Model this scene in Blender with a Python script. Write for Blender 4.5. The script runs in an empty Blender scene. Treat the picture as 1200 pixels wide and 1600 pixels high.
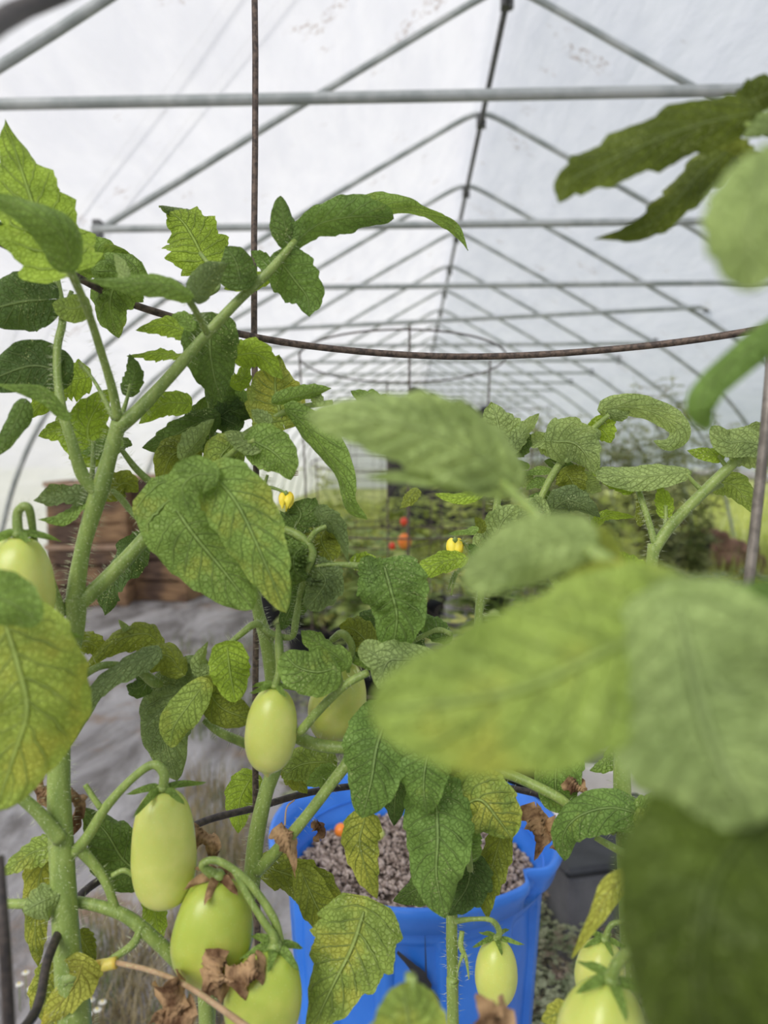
import bpy, math, random
from mathutils import Vector, Matrix, noise
random.seed(7)
C = bpy.context.scene.collection
sc = bpy.context.scene
PI = math.pi
# ------------------------------------------------------------------ camera, sky, light, exposure
F = 1170.0
cam_d = bpy.data.cameras.new('camera'); cam = bpy.data.objects.new('camera', cam_d); C.objects.link(cam)
cam.location = (0, 0, 1.0)
cam.rotation_euler = (math.radians(90-4.15), 0, math.radians(1.96))
cam_d.sensor_fit = 'VERTICAL'; cam_d.sensor_height = 36; cam_d.lens = 36*F/1600
cam_d.clip_start = 0.01; cam_d.clip_end = 200
cam_d.dof.use_dof = True; cam_d.dof.focus_distance = 0.56; cam_d.dof.aperture_fstop = 6.0
sc.camera = cam
sc.view_settings.view_transform = 'Standard'; sc.view_settings.look = 'None'
sc.view_settings.gamma = 1; sc.view_settings.use_curve_mapping = False
sc.view_settings.exposure = 0.19
sc.cycles.max_bounces = 10; sc.cycles.diffuse_bounces = 5; sc.cycles.transparent_max_bounces = 12
sc.cycles.use_adaptive_sampling = True
try:
    sc.cycles.use_denoising = True
except Exception: pass
CAM = Vector(cam.location); RM = cam.rotation_euler.to_matrix()
def P(x, y, d):
    return CAM + RM @ Vector(((x-600)/F*d, -(y-800)/F*d, -d))
def G(x, y, z=0.0):
    r = RM @ Vector(((x-600)/F, -(y-800)/F, -1.0))
    return CAM + r*((z-CAM.z)/r.z)

# ------------------------------------------------------------------ node helper
def mat(name):
    m = bpy.data.materials.new(name); m.use_nodes = True
    nt = m.node_tree; nt.nodes.clear()
    return m, nt
class N:
    def __init__(s, nt): s.nt = nt
    def n(s, t, ins=None, **kw):
        nd = s.nt.nodes.new(t)
        for k, v in kw.items(): setattr(nd, k, v)
        for k, v in (ins or {}).items():
            if isinstance(v, bpy.types.NodeSocket): s.nt.links.new(v, nd.inputs[k])
            else: nd.inputs[k].default_value = v
        return nd
    def m(s, op, a, b=0.0, c=0.0, clamp=False):
        nd = s.nt.nodes.new('ShaderNodeMath'); nd.operation = op; nd.use_clamp = clamp
        for i, v in enumerate((a, b, c)):
            if isinstance(v, bpy.types.NodeSocket): s.nt.links.new(v, nd.inputs[i])
            else: nd.inputs[i].default_value = v
        return nd.outputs[0]
    def mix(s, f, a, b, blend='MIX'):
        nd = s.nt.nodes.new('ShaderNodeMix'); nd.data_type = 'RGBA'; nd.blend_type = blend
        for k, v in ((0, f), (6, a), (7, b)):
            if isinstance(v, bpy.types.NodeSocket): s.nt.links.new(v, nd.inputs[k])
            else: nd.inputs[k].default_value = v if k == 0 else (*v[:3], 1)
        return nd.outputs[2]
    def noise(s, vec, scale, detail=4, rough=.55, dist=0.0):
        nd = s.n('ShaderNodeTexNoise', {'Scale': scale, 'Detail': detail, 'Roughness': rough, 'Distortion': dist})
        s.nt.links.new(vec, nd.inputs['Vector']); return nd.outputs[0]
    def vor(s, vec, scale, feature='F1'):
        nd = s.n('ShaderNodeTexVoronoi', {'Scale': scale}, feature=feature)
        s.nt.links.new(vec, nd.inputs['Vector']); return nd.outputs['Distance']
    def ramp(s, v, a, b):
        nd = s.n('ShaderNodeMapRange', {'Value': v, 'From Min': a, 'From Max': b}, interpolation_type='SMOOTHSTEP'); return nd.outputs[0]
    def bump(s, h, strength, dist, normal=None):
        d = {'Height': h, 'Strength': strength, 'Distance': dist}
        if normal is not None: d['Normal'] = normal
        return s.n('ShaderNodeBump', d).outputs[0]
    def obj(s): return s.n('ShaderNodeTexCoord').outputs['Object']
    def pos(s): return s.n('ShaderNodeNewGeometry').outputs['Position']
    def out(s, sh): s.nt.links.new(sh, s.n('ShaderNodeOutputMaterial').inputs[0])
    def pr(s, col, rough=.5, normal=None, **kw):
        d = {'Base Color': col if isinstance(col, bpy.types.NodeSocket) else (*col[:3], 1), 'Roughness': rough}
        if normal is not None: d['Normal'] = normal
        d.update({k.replace('_', ' '): v for k, v in kw.items()})
        return s.n('ShaderNodeBsdfPrincipled', d).outputs[0]

def simple(name, a, b, scale=20, rough=.6, bumpd=0, bscale=100, metal=0, lo=.35, hi=.65, **kw):
    m, nt = mat(name); h = N(nt); p = h.obj()
    col = h.mix(h.ramp(h.noise(p, scale, 6), lo, hi), a, b)
    nm = h.bump(h.noise(p, bscale, 5), .6, bumpd) if bumpd else None
    h.out(h.pr(col, rough, nm, Metallic=metal, **kw)); return m

# leaf: object colour gives the leaf's tint, backlit glow and shade painted in, its alpha the share of yellowing
def leaf_material(name, speck=.5, trans=.38, vn=.28):
    m, nt = mat(name); h = N(nt)
    oi = h.n('ShaderNodeObjectInfo'); base, alpha = oi.outputs['Color'], oi.outputs['Alpha']
    p = h.obj()
    uv = h.n('ShaderNodeSeparateXYZ', {'Vector': h.n('ShaderNodeUVMap').outputs[0]})
    t, v = uv.outputs[0], uv.outputs[1]
    av = h.m('ABSOLUTE', h.m('MULTIPLY', h.m('SUBTRACT', v, .5), 2))
    wob = h.m('MULTIPLY', h.m('SUBTRACT', h.noise(p, 90, 2), .5), .55)
    ph = h.m('ADD', h.m('SUBTRACT', h.m('MULTIPLY', t, 8.0), h.m('MULTIPLY', av, 2.1)), wob)
    fr = h.m('ABSOLUTE', h.m('SUBTRACT', h.m('FRACT', ph), .5))        # 0 at vein
    side = h.m('SUBTRACT', 1, h.ramp(fr, .012, .085))
    side = h.m('MULTIPLY', side, h.m('SUBTRACT', 1, h.ramp(av, .55, 1.0)))
    midr = h.m('SUBTRACT', 1, h.ramp(av, .02, .075))
    vein = h.m('MAXIMUM', side, midr)
    cell = h.vor(p, 330, 'DISTANCE_TO_EDGE')
    tiny = h.m('SUBTRACT', 1, h.ramp(cell, .0, .13))
    veinall = h.m('MAXIMUM', vein, h.m('MULTIPLY', tiny, .20))
    # yellowing between the veins
    yn = h.noise(p, 38, 4, .6)
    thr = h.m('SUBTRACT', .80, h.m('MULTIPLY', alpha, .56))
    ym = h.m('MULTIPLY', h.ramp(h.m('SUBTRACT', yn, thr), -.10, .14), h.m('SUBTRACT', 1, h.m('MULTIPLY', vein, .75)))
    ym = h.m('MULTIPLY', ym, h.m('MINIMUM', h.m('ADD', alpha, .35), 1.0))
    var = h.mix(h.ramp(h.noise(p, 60, 5), .3, .7), (.78, .8, .78), (1.22, 1.2, 1.25))
    c0 = h.mix(1.0, base, var, 'MULTIPLY')
    c1 = h.mix(ym, c0, (.47, .49, .085))
    c2 = h.mix(h.m('MULTIPLY', vein, vn), c1, (.36, .46, .20))
    sp = h.m('MULTIPLY', h.m('SUBTRACT', 1, h.ramp(h.vor(p, 620), .16, .30)), h.ramp(h.noise(p, 55, 3), .50, .62))
    c3 = h.mix(h.m('MULTIPLY', sp, speck), c2, (.50, .56, .27))
    dn = h.m('SUBTRACT', h.m('MULTIPLY', h.noise(p, 170, 5), .8), h.m('MULTIPLY', veinall, 1.5))
    nm = h.bump(dn, .9, .0022)
    pr = h.pr(c3, .55, nm, **{'Specular IOR Level': .28})
    tc = h.mix(1.0, c3, (1.22, 1.18, .62), 'MULTIPLY')
    tr = h.n('ShaderNodeBsdfTranslucent', {'Color': tc, 'Normal': nm}).outputs[0]
    mx = h.n('ShaderNodeMixShader', {0: trans}); nt.links.new(pr, mx.inputs[1]); nt.links.new(tr, mx.inputs[2])
    h.out(mx.outputs[0]); return m
M = {}
M['leaf'] = leaf_material('leaf_skin')
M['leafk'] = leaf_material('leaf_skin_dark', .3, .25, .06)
M['leafs'] = leaf_material('leaf_skin_speckled', .95)
def dry_mat():
    m, nt = mat('dry_leaf'); h = N(nt); p = h.obj()
    c = h.mix(h.ramp(h.noise(p, 70, 6), .35, .65), (.13, .06, .025), (.56, .36, .19))
    nm = h.bump(h.noise(p, 240, 6), .9, .0012)
    a = h.pr(c, .8, nm); b = h.n('ShaderNodeBsdfTranslucent', {'Color': c}).outputs[0]
    mx = h.n('ShaderNodeMixShader', {0: .3}); nt.links.new(a, mx.inputs[1]); nt.links.new(b, mx.inputs[2]); h.out(mx.outputs[0]); return m
M['dry'] = dry_mat()
def stem_mat(name, a, b):
    m, nt = mat(name); h = N(nt); p = h.obj()
    st = h.n('ShaderNodeMapping', {'Vector': p, 'Scale': (1, 1, .15)}).outputs[0]
    c = h.mix(h.ramp(h.noise(st, 160, 5), .3, .7), a, b)
    c = h.mix(h.m('MULTIPLY', h.ramp(h.noise(p, 700, 2), .55, .7), .35), c, (.50, .58, .30))
    nm = h.bump(h.noise(p, 600, 3), .5, .0004)
    h.out(h.pr(c, .5, nm, **{'Subsurface Weight': .12, 'Subsurface Scale': .003, 'Sheen Weight': .06})); return m
M['stem'] = stem_mat('stem_skin', (.16, .235, .045), (.26, .345, .08))
M['hair'] = simple('pale_hair', (.62, .68, .42), (.7, .75, .5), 30, .5)
M['stemy'] = stem_mat('stem_yellowed', (.62, .42, .05), (.50, .46, .09))
M['twig'] = stem_mat('dry_twig', (.30, .19, .10), (.40, .27, .16))
def fruit_mat(name, a, b, g):
    m, nt = mat(name); h = N(nt); p = h.obj()
    uv = h.n('ShaderNodeSeparateXYZ', {'Vector': h.n('ShaderNodeUVMap').outputs[0]})
    c = h.mix(h.ramp(h.noise(p, 32, 3), .35, .65), a, b)
    top = h.m('MULTIPLY', h.m('SUBTRACT', 1, h.ramp(uv.outputs[0], .0, .45)), .55)
    c = h.mix(top, c, g)
    c = h.mix(h.m('MULTIPLY', h.m('SUBTRACT', 1, h.ramp(h.vor(p, 480), .05, .22)), .22), c, (.75, .78, .45))
    h.out(h.pr(c, .33, h.bump(h.noise(p, 90, 3), .12, .001), **{'Subsurface Weight': .35, 'Subsurface Scale': .006, 'Specular IOR Level': .45})); return m
M['fruit'] = fruit_mat('unripe_tomato_skin', (.52, .57, .13), (.64, .66, .20), (.44, .52, .10))
M['fruitg'] = fruit_mat('unripe_tomato_skin_greener', (.38, .46, .07), (.50, .55, .11), (.31, .41, .05))
M['red'] = simple('ripe_tomato', (.75, .05, .02), (.8, .10, .03), 30, .3)
M['orange'] = simple('orange_tomato', (.9, .22, .02), (.9, .32, .05), 30, .35)
M['petal'] = simple('petal', (.85, .62, .02), (.9, .75, .08), 80, .5)
M['rust'] = simple('rusty_wire', (.055, .042, .036), (.16, .115, .09), 260, .62, .0003, 900, .35)
M['dark'] = simple('dark_wire', (.030, .026, .026), (.07, .055, .048), 260, .55, .0003, 900, .3)
M['galv'] = simple('galvanised_pipe', (.36, .39, .38), (.56, .58, .57), 9, .45, .0006, 60, .35)
M['galvd'] = simple('weathered_wire', (.16, .14, .12), (.26, .23, .20), 120, .5, .0002, 600, .5)
M['clamp'] = simple('clamp_steel', (.10, .10, .105), (.2, .2, .2), 40, .5, 0, 1, .6)
M['blue'] = simple('blue_plastic', (.022, .165, .66), (.04, .21, .76), 12, .36, .0006, 45)
M['black'] = simple('black_plastic', (.012, .013, .017), (.03, .032, .038), 12, .45, .001, 40)
M['greyp'] = simple('grey_plastic', (.10, .10, .11), (.17, .165, .175), 9, .5, .001, 30)
M['white'] = simple('pale_plastic', (.62, .58, .56), (.75, .72, .70), 7, .5)
M['terra'] = simple('terracotta', (.24, .09, .055), (.34, .15, .10), 20, .8)
M['soil'] = simple('potting_soil', (.05, .035, .025), (.22, .16, .125), 90, .95, .006, 150)
M['grain'] = simple('soil_grain', (.15, .105, .08), (.50, .41, .35), 130, .95, .001, 400)
M['heap'] = simple('earth_heap', (.13, .07, .045), (.36, .20, .14), 7, .95, .03, 25)
M['cloth'] = simple('shade_cloth', (.012, .012, .015), (.035, .032, .036), 6, .85, .02, 8)
def wood_mat():
    m, nt = mat('weathered_wood'); h = N(nt); p = h.obj()
    q = h.n('ShaderNodeMapping', {'Vector': p, 'Scale': (2, 2, 14)}).outputs[0]
    c = h.mix(h.ramp(h.noise(q, 5, 6), .3, .7), h.mix(h.ramp(h.noise(p, 3.2, 2), .4, .62), (.06, .035, .028), (.20, .115, .06)), h.mix(h.ramp(h.noise(p, 3.2, 2), .4, .62), (.19, .12, .085), (.46, .28, .15)))
    h.out(h.pr(c, .8, h.bump(h.noise(q, 14, 5), .5, .004))); return m
M['wood'] = wood_mat()
M['tan'] = simple('tan_rim', (.42, .27, .18), (.52, .36, .26), 8, .7)
def green(name, a, b, tr=.35, scale=14, c=None):
    m, nt = mat(name); h = N(nt); p = h.obj()
    col = h.mix(h.ramp(h.noise(p, scale, 4), .35, .65), a, b)
    if c: col = h.mix(h.ramp(h.noise(p, scale*.4, 3), .52, .66), col, c)
    A = h.pr(col, .6); B = h.n('ShaderNodeBsdfTranslucent', {'Color': col}).outputs[0]
    mx = h.n('ShaderNodeMixShader', {0: tr}); nt.links.new(A, mx.inputs[1]); nt.links.new(B, mx.inputs[2]); h.out(mx.outputs[0]); return m
M['bush'] = green('bush_leaves', (.22, .33, .08), (.46, .54, .17), .35, 12, (.66, .62, .18))
M['bushd'] = green('bush_leaves_dull', (.14, .18, .07), (.30, .32, .14), .35, 10, (.32, .22, .11))
M['haze'] = green('weed_leaves', (.28, .33, .12), (.46, .48, .20), .35, 10, (.36, .28, .16))
M['grass'] = green('meadow_grass', (.38, .46, .08), (.62, .66, .18), .35, 2.5)
M['weed'] = green('low_weeds', (.16, .20, .09), (.40, .42, .25), .2, 22, (.36, .26, .2))
M['straw'] = green('dry_grass', (.24, .20, .10), (.42, .34, .20), .25, 25, (.13, .17, .06))
M['flower_w'] = simple('white_flower', (.8, .8, .74), (.85, .85, .8), 30, .6)

def film_mat():
    m, nt = mat('greenhouse_film'); h = N(nt); p = h.pos()
    q = h.n('ShaderNodeMapping', {'Vector': p, 'Scale': (1, .25, 1)}).outputs[0]
    fold = h.noise(q, 7, 5, .6)
    dirt = h.m('MULTIPLY', h.ramp(h.noise(p, 3.5, 3, .6), .60, .70), h.ramp(h.noise(p, 38, 5, .7), .50, .62))
    c = h.mix(h.ramp(fold, .3, .7), (.86, .865, .90), (.95, .95, .97))
    c = h.mix(h.m('MULTIPLY', dirt, .85), c, (.36, .25, .17))
    nm = h.bump(fold, .35, .05)
    T = h.n('ShaderNodeBsdfTransparent', {'Color': h.mix(h.m('MULTIPLY', dirt, .7), (.96, .96, .97), (.5, .4, .3))}).outputs[0]
    D = h.n('ShaderNodeBsdfTranslucent', {'Color': c, 'Normal': nm}).outputs[0]
    R = h.pr(c, .4, nm)
    a = h.n('ShaderNodeMixShader', {0: .25}); nt.links.new(D, a.inputs[1]); nt.links.new(R, a.inputs[2])
    b = h.n('ShaderNodeMixShader', {0: .87}); nt.links.new(T, b.inputs[1]); nt.links.new(a.outputs[0], b.inputs[2])
    h.out(b.outputs[0]); return m
M['film'] = film_mat()
def ground_mat():
    m, nt = mat('ground'); h = N(nt); p = h.pos()
    xyz = h.n('ShaderNodeSeparateXYZ', {'Vector': p})
    q = h.n('ShaderNodeMapping', {'Vector': p, 'Rotation': (0, 0, .6), 'Scale': (1, .35, 1)}).outputs[0]
    fold = h.noise(q, 5.5, 7, .65, .5)
    fab = h.mix(h.ramp(fold, .33, .66), (.15, .135, .13), (.47, .45, .46))
    fab = h.mix(h.ramp(h.noise(p, 2.3, 6, .7), .54, .68), fab, (.27, .18, .12))
    fab = h.mix(h.m('MULTIPLY', h.ramp(h.noise(p, 14, 5, .7), .6, .72), .6), fab, (.16, .15, .07))
    lawn = h.mix(h.ramp(h.noise(p, 1.3, 6), .3, .7), (.28, .34, .07), (.50, .52, .17))
    ax = h.m('ABSOLUTE', h.m('SUBTRACT', xyz.outputs[0], .43))
    k = h.m('MAXIMUM', h.ramp(ax, 3.0, 3.5), h.ramp(h.m('ADD', xyz.outputs[1], h.m('MULTIPLY', xyz.outputs[0], .9)), 6.5, 8.5))
    c = h.mix(k, fab, lawn)
    h.out(h.pr(c, .75, h.bump(fold, .7, .06))); return m
M['ground'] = ground_mat()

# ------------------------------------------------------------------ world
w = bpy.data.worlds.new('sky'); sc.world = w; w.use_nodes = True; nt = w.node_tree; nt.nodes.clear(); h = N(nt)
tc = h.n('ShaderNodeTexCoord').outputs['Generated']
xyz = h.n('ShaderNodeSeparateXYZ', {'Vector': tc})
blue = h.m('MULTIPLY', h.ramp(h.m('ADD', xyz.outputs[0], h.m('MULTIPLY', h.noise(tc, 2.2, 4), .5)), .15, .75), .75)
skyc = h.mix(blue, (.90, .905, 1.0), (.68, .84, 1.0))
bg = h.n('ShaderNodeBackground', {'Color': skyc, 'Strength': .545})
nt.links.new(bg.outputs[0], h.n('ShaderNodeOutputWorld').inputs[0])
sun_d = bpy.data.lights.new('sun', 'SUN'); sun_d.energy = 2.8; sun_d.angle = math.radians(35); sun_d.color = (1, .97, .92)
sun = bpy.data.objects.new('sun', sun_d); C.objects.link(sun); sun.rotation_euler = Vector((-.40, -.72, .72)).to_track_quat('Z', 'Y').to_euler()

# ------------------------------------------------------------------ mesh helpers
def tag(o, label=None, cat=None, group=None, kind=None):
    if label: o['label'] = label
    if cat: o['category'] = cat
    if group: o['group'] = group
    if kind: o['kind'] = kind
    return o
def empty(name, loc, label, cat, group=None, kind=None):
    o = bpy.data.objects.new(name, None); C.objects.link(o); o.location = loc; o.empty_display_size = .05
    return tag(o, label, cat, group, kind)
class MB:
    def __init__(s): s.v = []; s.f = []; s.uv = None
    def add(s, vs, fs):
        b = len(s.v); s.v += [Vector(v) for v in vs]; s.f += [tuple(i+b for i in f) for f in fs]
    def box(s, c, size, rot=None):
        x, y, z = [a/2 for a in size]; c = Vector(c)
        vs = [Vector((i*x, j*y, k*z)) for i in (-1, 1) for j in (-1, 1) for k in (-1, 1)]
        if rot is not None: vs = [rot @ v for v in vs]
        s.add([c+v for v in vs], [(0,1,3,2),(4,6,7,5),(0,4,5,1),(2,3,7,6),(0,2,6,4),(1,5,7,3)])
    def tube(s, pts, r, seg=8, closed=False):
        pts = [Vector(p) for p in pts]; n = len(pts)
        rs = r if isinstance(r, (list, tuple)) else [r]*n
        b = len(s.v); up = None
        for i in range(n):
            if closed: T = (pts[(i+1) % n]-pts[i-1])
            else: T = pts[min(i+1, n-1)]-pts[max(i-1, 0)]
            if T.length < 1e-9: T = Vector((0, 0, 1))
            T.normalize()
            if up is None: up = T.orthogonal()
            up = (up - T*up.dot(T))
            if up.length < 1e-6: up = T.orthogonal()
            up.normalize(); sd = T.cross(up)
            for k in range(seg):
                a = 2*PI*k/seg; s.v.append(pts[i] + (up*math.cos(a)+sd*math.sin(a))*rs[i])
        for i in range(n if closed else n-1):
            j = (i+1) % n
            for k in range(seg):
                k2 = (k+1) % seg
                s.f.append((b+i*seg+k, b+i*seg+k2, b+j*seg+k2, b+j*seg+k))
        if not closed:
            s.f.append(tuple(b+k for k in reversed(range(seg)))); s.f.append(tuple(b+(n-1)*seg+k for k in range(seg)))
    def lathe(s, prof, c=(0,0,0), seg=32, fr=None, cap=True):
        c = Vector(c); b = len(s.v)
        for i, (r, z) in enumerate(prof):
            for k in range(seg):
                a = 2*PI*k/seg; rr = fr(r, z, a) if fr else r
                s.v.append(c + Vector((rr*math.cos(a), rr*math.sin(a), z)))
        for i in range(len(prof)-1):
            for k in range(seg):
                k2 = (k+1) % seg; s.f.append((b+i*seg+k, b+i*seg+k2, b+(i+1)*seg+k2, b+(i+1)*seg+k))
        if cap:
            s.f.append(tuple(b+k for k in reversed(range(seg)))); e = b+(len(prof)-1)*seg; s.f.append(tuple(e+k for k in range(seg)))
    def build(s, name, m, parent=None, smooth=True, uvs=None):
        me = bpy.data.meshes.new(name)
        off = Vector((0, 0, 0)); p = parent
        while p is not None: off += Vector(p.location); p = p.parent
        me.from_pydata([v-off for v in s.v], [], s.f); me.materials.append(m)
        if smooth: me.polygons.foreach_set('use_smooth', [True]*len(me.polygons))
        if uvs:
            l = me.uv_layers.new(name='UVMap'); d = [0.0]*(2*len(me.loops))
            for i, lp in enumerate(me.loops): d[2*i], d[2*i+1] = uvs[lp.vertex_index]
            l.data.foreach_set('uv', d)
        me.update()
        o = bpy.data.objects.new(name, me); C.objects.link(o)
        if parent is not None: o.parent = parent
        return o
def recentre(o):
    """put a top-level mesh's origin at its base"""
    xs = [v.co for v in o.data.vertices]; c = Vector((sum(v.x for v in xs)/len(xs), sum(v.y for v in xs)/len(xs), min(v.z for v in xs)))
    o.data.transform(Matrix.Translation(-c)); o.location = c; return o
def crom(pts, n):
    """Catmull-Rom through tuples of any size"""
    if len(pts) == 2: return [tuple(a+(b-a)*i/n for a, b in zip(*pts)) for i in range(n+1)]
    q = [tuple(2*a-b for a, b in zip(pts[0], pts[1]))]+list(pts)+[tuple(2*a-b for a, b in zip(pts[-1], pts[-2]))]
    out = []; m = len(pts)-1
    for i in range(n+1):
        u = i/n*m; k = min(int(u), m-1); f = u-k; a, b, c, d = q[k:k+4]
        out.append(tuple(.5*(2*B+(Cc-A)*f+(2*A-5*B+4*Cc-D)*f*f+(3*B-A-3*Cc+D)*f**3) for A, B, Cc, D in zip(a, b, c, d)))
    return out

# stems: list of (x, y, depth, radius in px) in the photograph's frame, turned into real places and sizes
def stalk(parent, pts, name='stem', m='stem', hair=0, seg=10, n=None, hl=.0024):
    w3 = [(*P(x, y, d), r*d/F) for x, y, d, r in pts]
    n = n or 7*(len(pts)-1)
    s = crom(w3, n); mb = MB()
    rs = [max(q[3]*(1+.05*noise.noise(Vector(q[:3])*60)), .0002) for q in s]
    mb.tube([q[:3] for q in s], rs, seg)
    rnd = random.Random(len(s)*7+int(pts[0][0]))
    for _ in range(hair):
        i = rnd.randrange(len(s)-1); f = rnd.random()
        a, b = Vector(s[i][:3]), Vector(s[i+1][:3]); T = (b-a).normalized(); c = a.lerp(b, f); r = rs[i]
        o = T.orthogonal(); o.rotate(Matrix.Rotation(rnd.random()*2*PI, 3, T)); L = hl*(.5+rnd.random())
        e = c+o*(r+L)+T*L*.3*(rnd.random()-.5); q = c+o*r*.9; g = T*.00009
        g2 = o.cross(T)*.00009
        mb.add([q-g, q+g, q+g2*2, e], [(0, 1, 3), (1, 2, 3), (2, 0, 3)])
    o = mb.build(name, M[m], parent)
    if hair:
        o.data.materials.append(M['hair']); nf = len(o.data.polygons)
        for p in o.data.polygons[nf-3*hair:]: p.material_index = 1
    return o

PAL = {'g': (.175, .29, .065), 'b': (.32, .46, .05), 'd': (.125, .205, .045), 'dd': (.09, .155, .04), 'p': (.31, .41, .14),  # b: green brightened to paint in the glow of backlit leaves
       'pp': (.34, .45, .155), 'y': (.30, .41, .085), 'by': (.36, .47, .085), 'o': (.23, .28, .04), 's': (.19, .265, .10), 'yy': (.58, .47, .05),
       'k': (.115, .155, .018), 'kk': (.075, .115, .012), 'l': (.235, .36, .08)}  # kk: shade from overlapping leaves painted into the green
def leaf(parent, pts, wpx, c='g', yel=.12, tilt=0, twist=0, cup=.24, serr=.16, teeth=5, cord=.42, tip=.85, neck=.42,
         wave=.11, puck=.06, m=None, name='leaf', ny=44, nx=12, fold=0.0, world=False, W=None, seed=None, side=1.0, label=None):
    pw = pts if world else [tuple(P(*q)) for q in pts]
    s = [Vector(q) for q in crom(pw, ny)]
    d0 = pts[len(pts)//2][2] if not world else 1
    if W is None: W = wpx/2*d0/F/max(math.cos(math.radians(tilt)), .45)
    L = sum((s[i+1]-s[i]).length for i in range(ny))
    rnd = random.Random(seed if seed is not None else int(abs(pts[0][0]*13+pts[-1][1]*7)) if not world else 1)
    o1, o2, o3 = rnd.random(), rnd.random(), rnd.random()*6
    tm = neck/(neck+tip); nrm = 1/((tm**neck)*((1-tm)**tip))
    mb = MB(); uvs = []; vec0 = None
    for i in range(ny+1):
        t = i/ny
        T = (s[min(i+1, ny)]-s[max(i-1, 0)]).normalized()
        V = (s[i]-CAM).normalized()
        S = T.cross(V)
        if vec0 is None: vec0 = S.normalized() if S.length > .05 else T.orthogonal().normalized()
        if S.length < .35: S = (vec0 - T*vec0.dot(T))
        S.normalize()
        if S.dot(vec0) < 0: S = -S
        vec0 = (vec0*.5+S*.5).normalized(); S = (vec0-T*vec0.dot(T)).normalized()
        ang = math.radians(tilt+twist*(t-.5)); S = Matrix.Rotation(ang, 3, T) @ S
        Nn = S.cross(T)
        if Nn.dot(V) > 0 and tilt < 90: Nn = -Nn
        prof = (t**neck)*((1-t)**tip)*nrm if 0 < t < 1 else 0.0
        for j in range(-nx//2, nx//2+1):
            v = j/(nx/2); av = abs(v)
            off = o1 if v < 0 else o2
            ft = ((t+.06*av)*teeth+off) % 1.0
            tooth = (ft**1.3 if ft < .82 else (1-ft)/.18*.77) - .45
            fine = .25*(((t*teeth*3.1+off*5) % 1)-.5)
            env = min(1, (1-t)*5+.15)
            wl = prof*(1+serr*(tooth+fine*.6)*env*(av**1.5)*1.4)*W*(1 if v < 0 else side)
            lat = v*wl
            bk = -cord*W*(av**1.3)*(1-t)**5*(1-.5*av)*2.0 + serr*.35*W*(av**2)*(ft-.5)*env
            up = -cup*W*prof*(av**2)*(1.0) + fold*W*prof*av
            up += puck*W*math.sin(2*PI*(t*8-av*2.1)+PI)*math.sin(PI*min(av*1.15, 1))*prof
            up += wave*W*(av**2)*math.sin(t*9+o3+(2.1 if v > 0 else 0))*1.6*min(1, 4*t*(1-t)+.1)
            up += .22*W*noise.noise(Vector((t*3+o3, v*1.5, o1*9)))*av
            mb.v.append(s[i]+S*lat+T*bk+Nn*up); uvs.append((t, v*.5+.5))
    k = nx+1
    for i in range(ny):
        for j in range(nx): a = i*k+j; mb.f.append((a, a+1, a+k+1, a+k))
    o = mb.build(name, M[m] if m else M['leafs' if rnd.random() < .4 else 'leaf'], parent, uvs=uvs)
    col = PAL[c]; jit = 1+.12*(rnd.random()-.5)
    o.color = (col[0]*jit, col[1]*jit, col[2]*jit, yel)
    if label: o['label'] = label
    return o
def dry(parent, pts, wpx, **k):
    d = dict(cup=1.1, wave=.75, puck=.28, serr=.35, m='dry', twist=90, ny=26, nx=10); d.update(k)
    return leaf(parent, pts, wpx, label=d.pop('label', 'shrivelled brown dry leaf'), **d)

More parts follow.
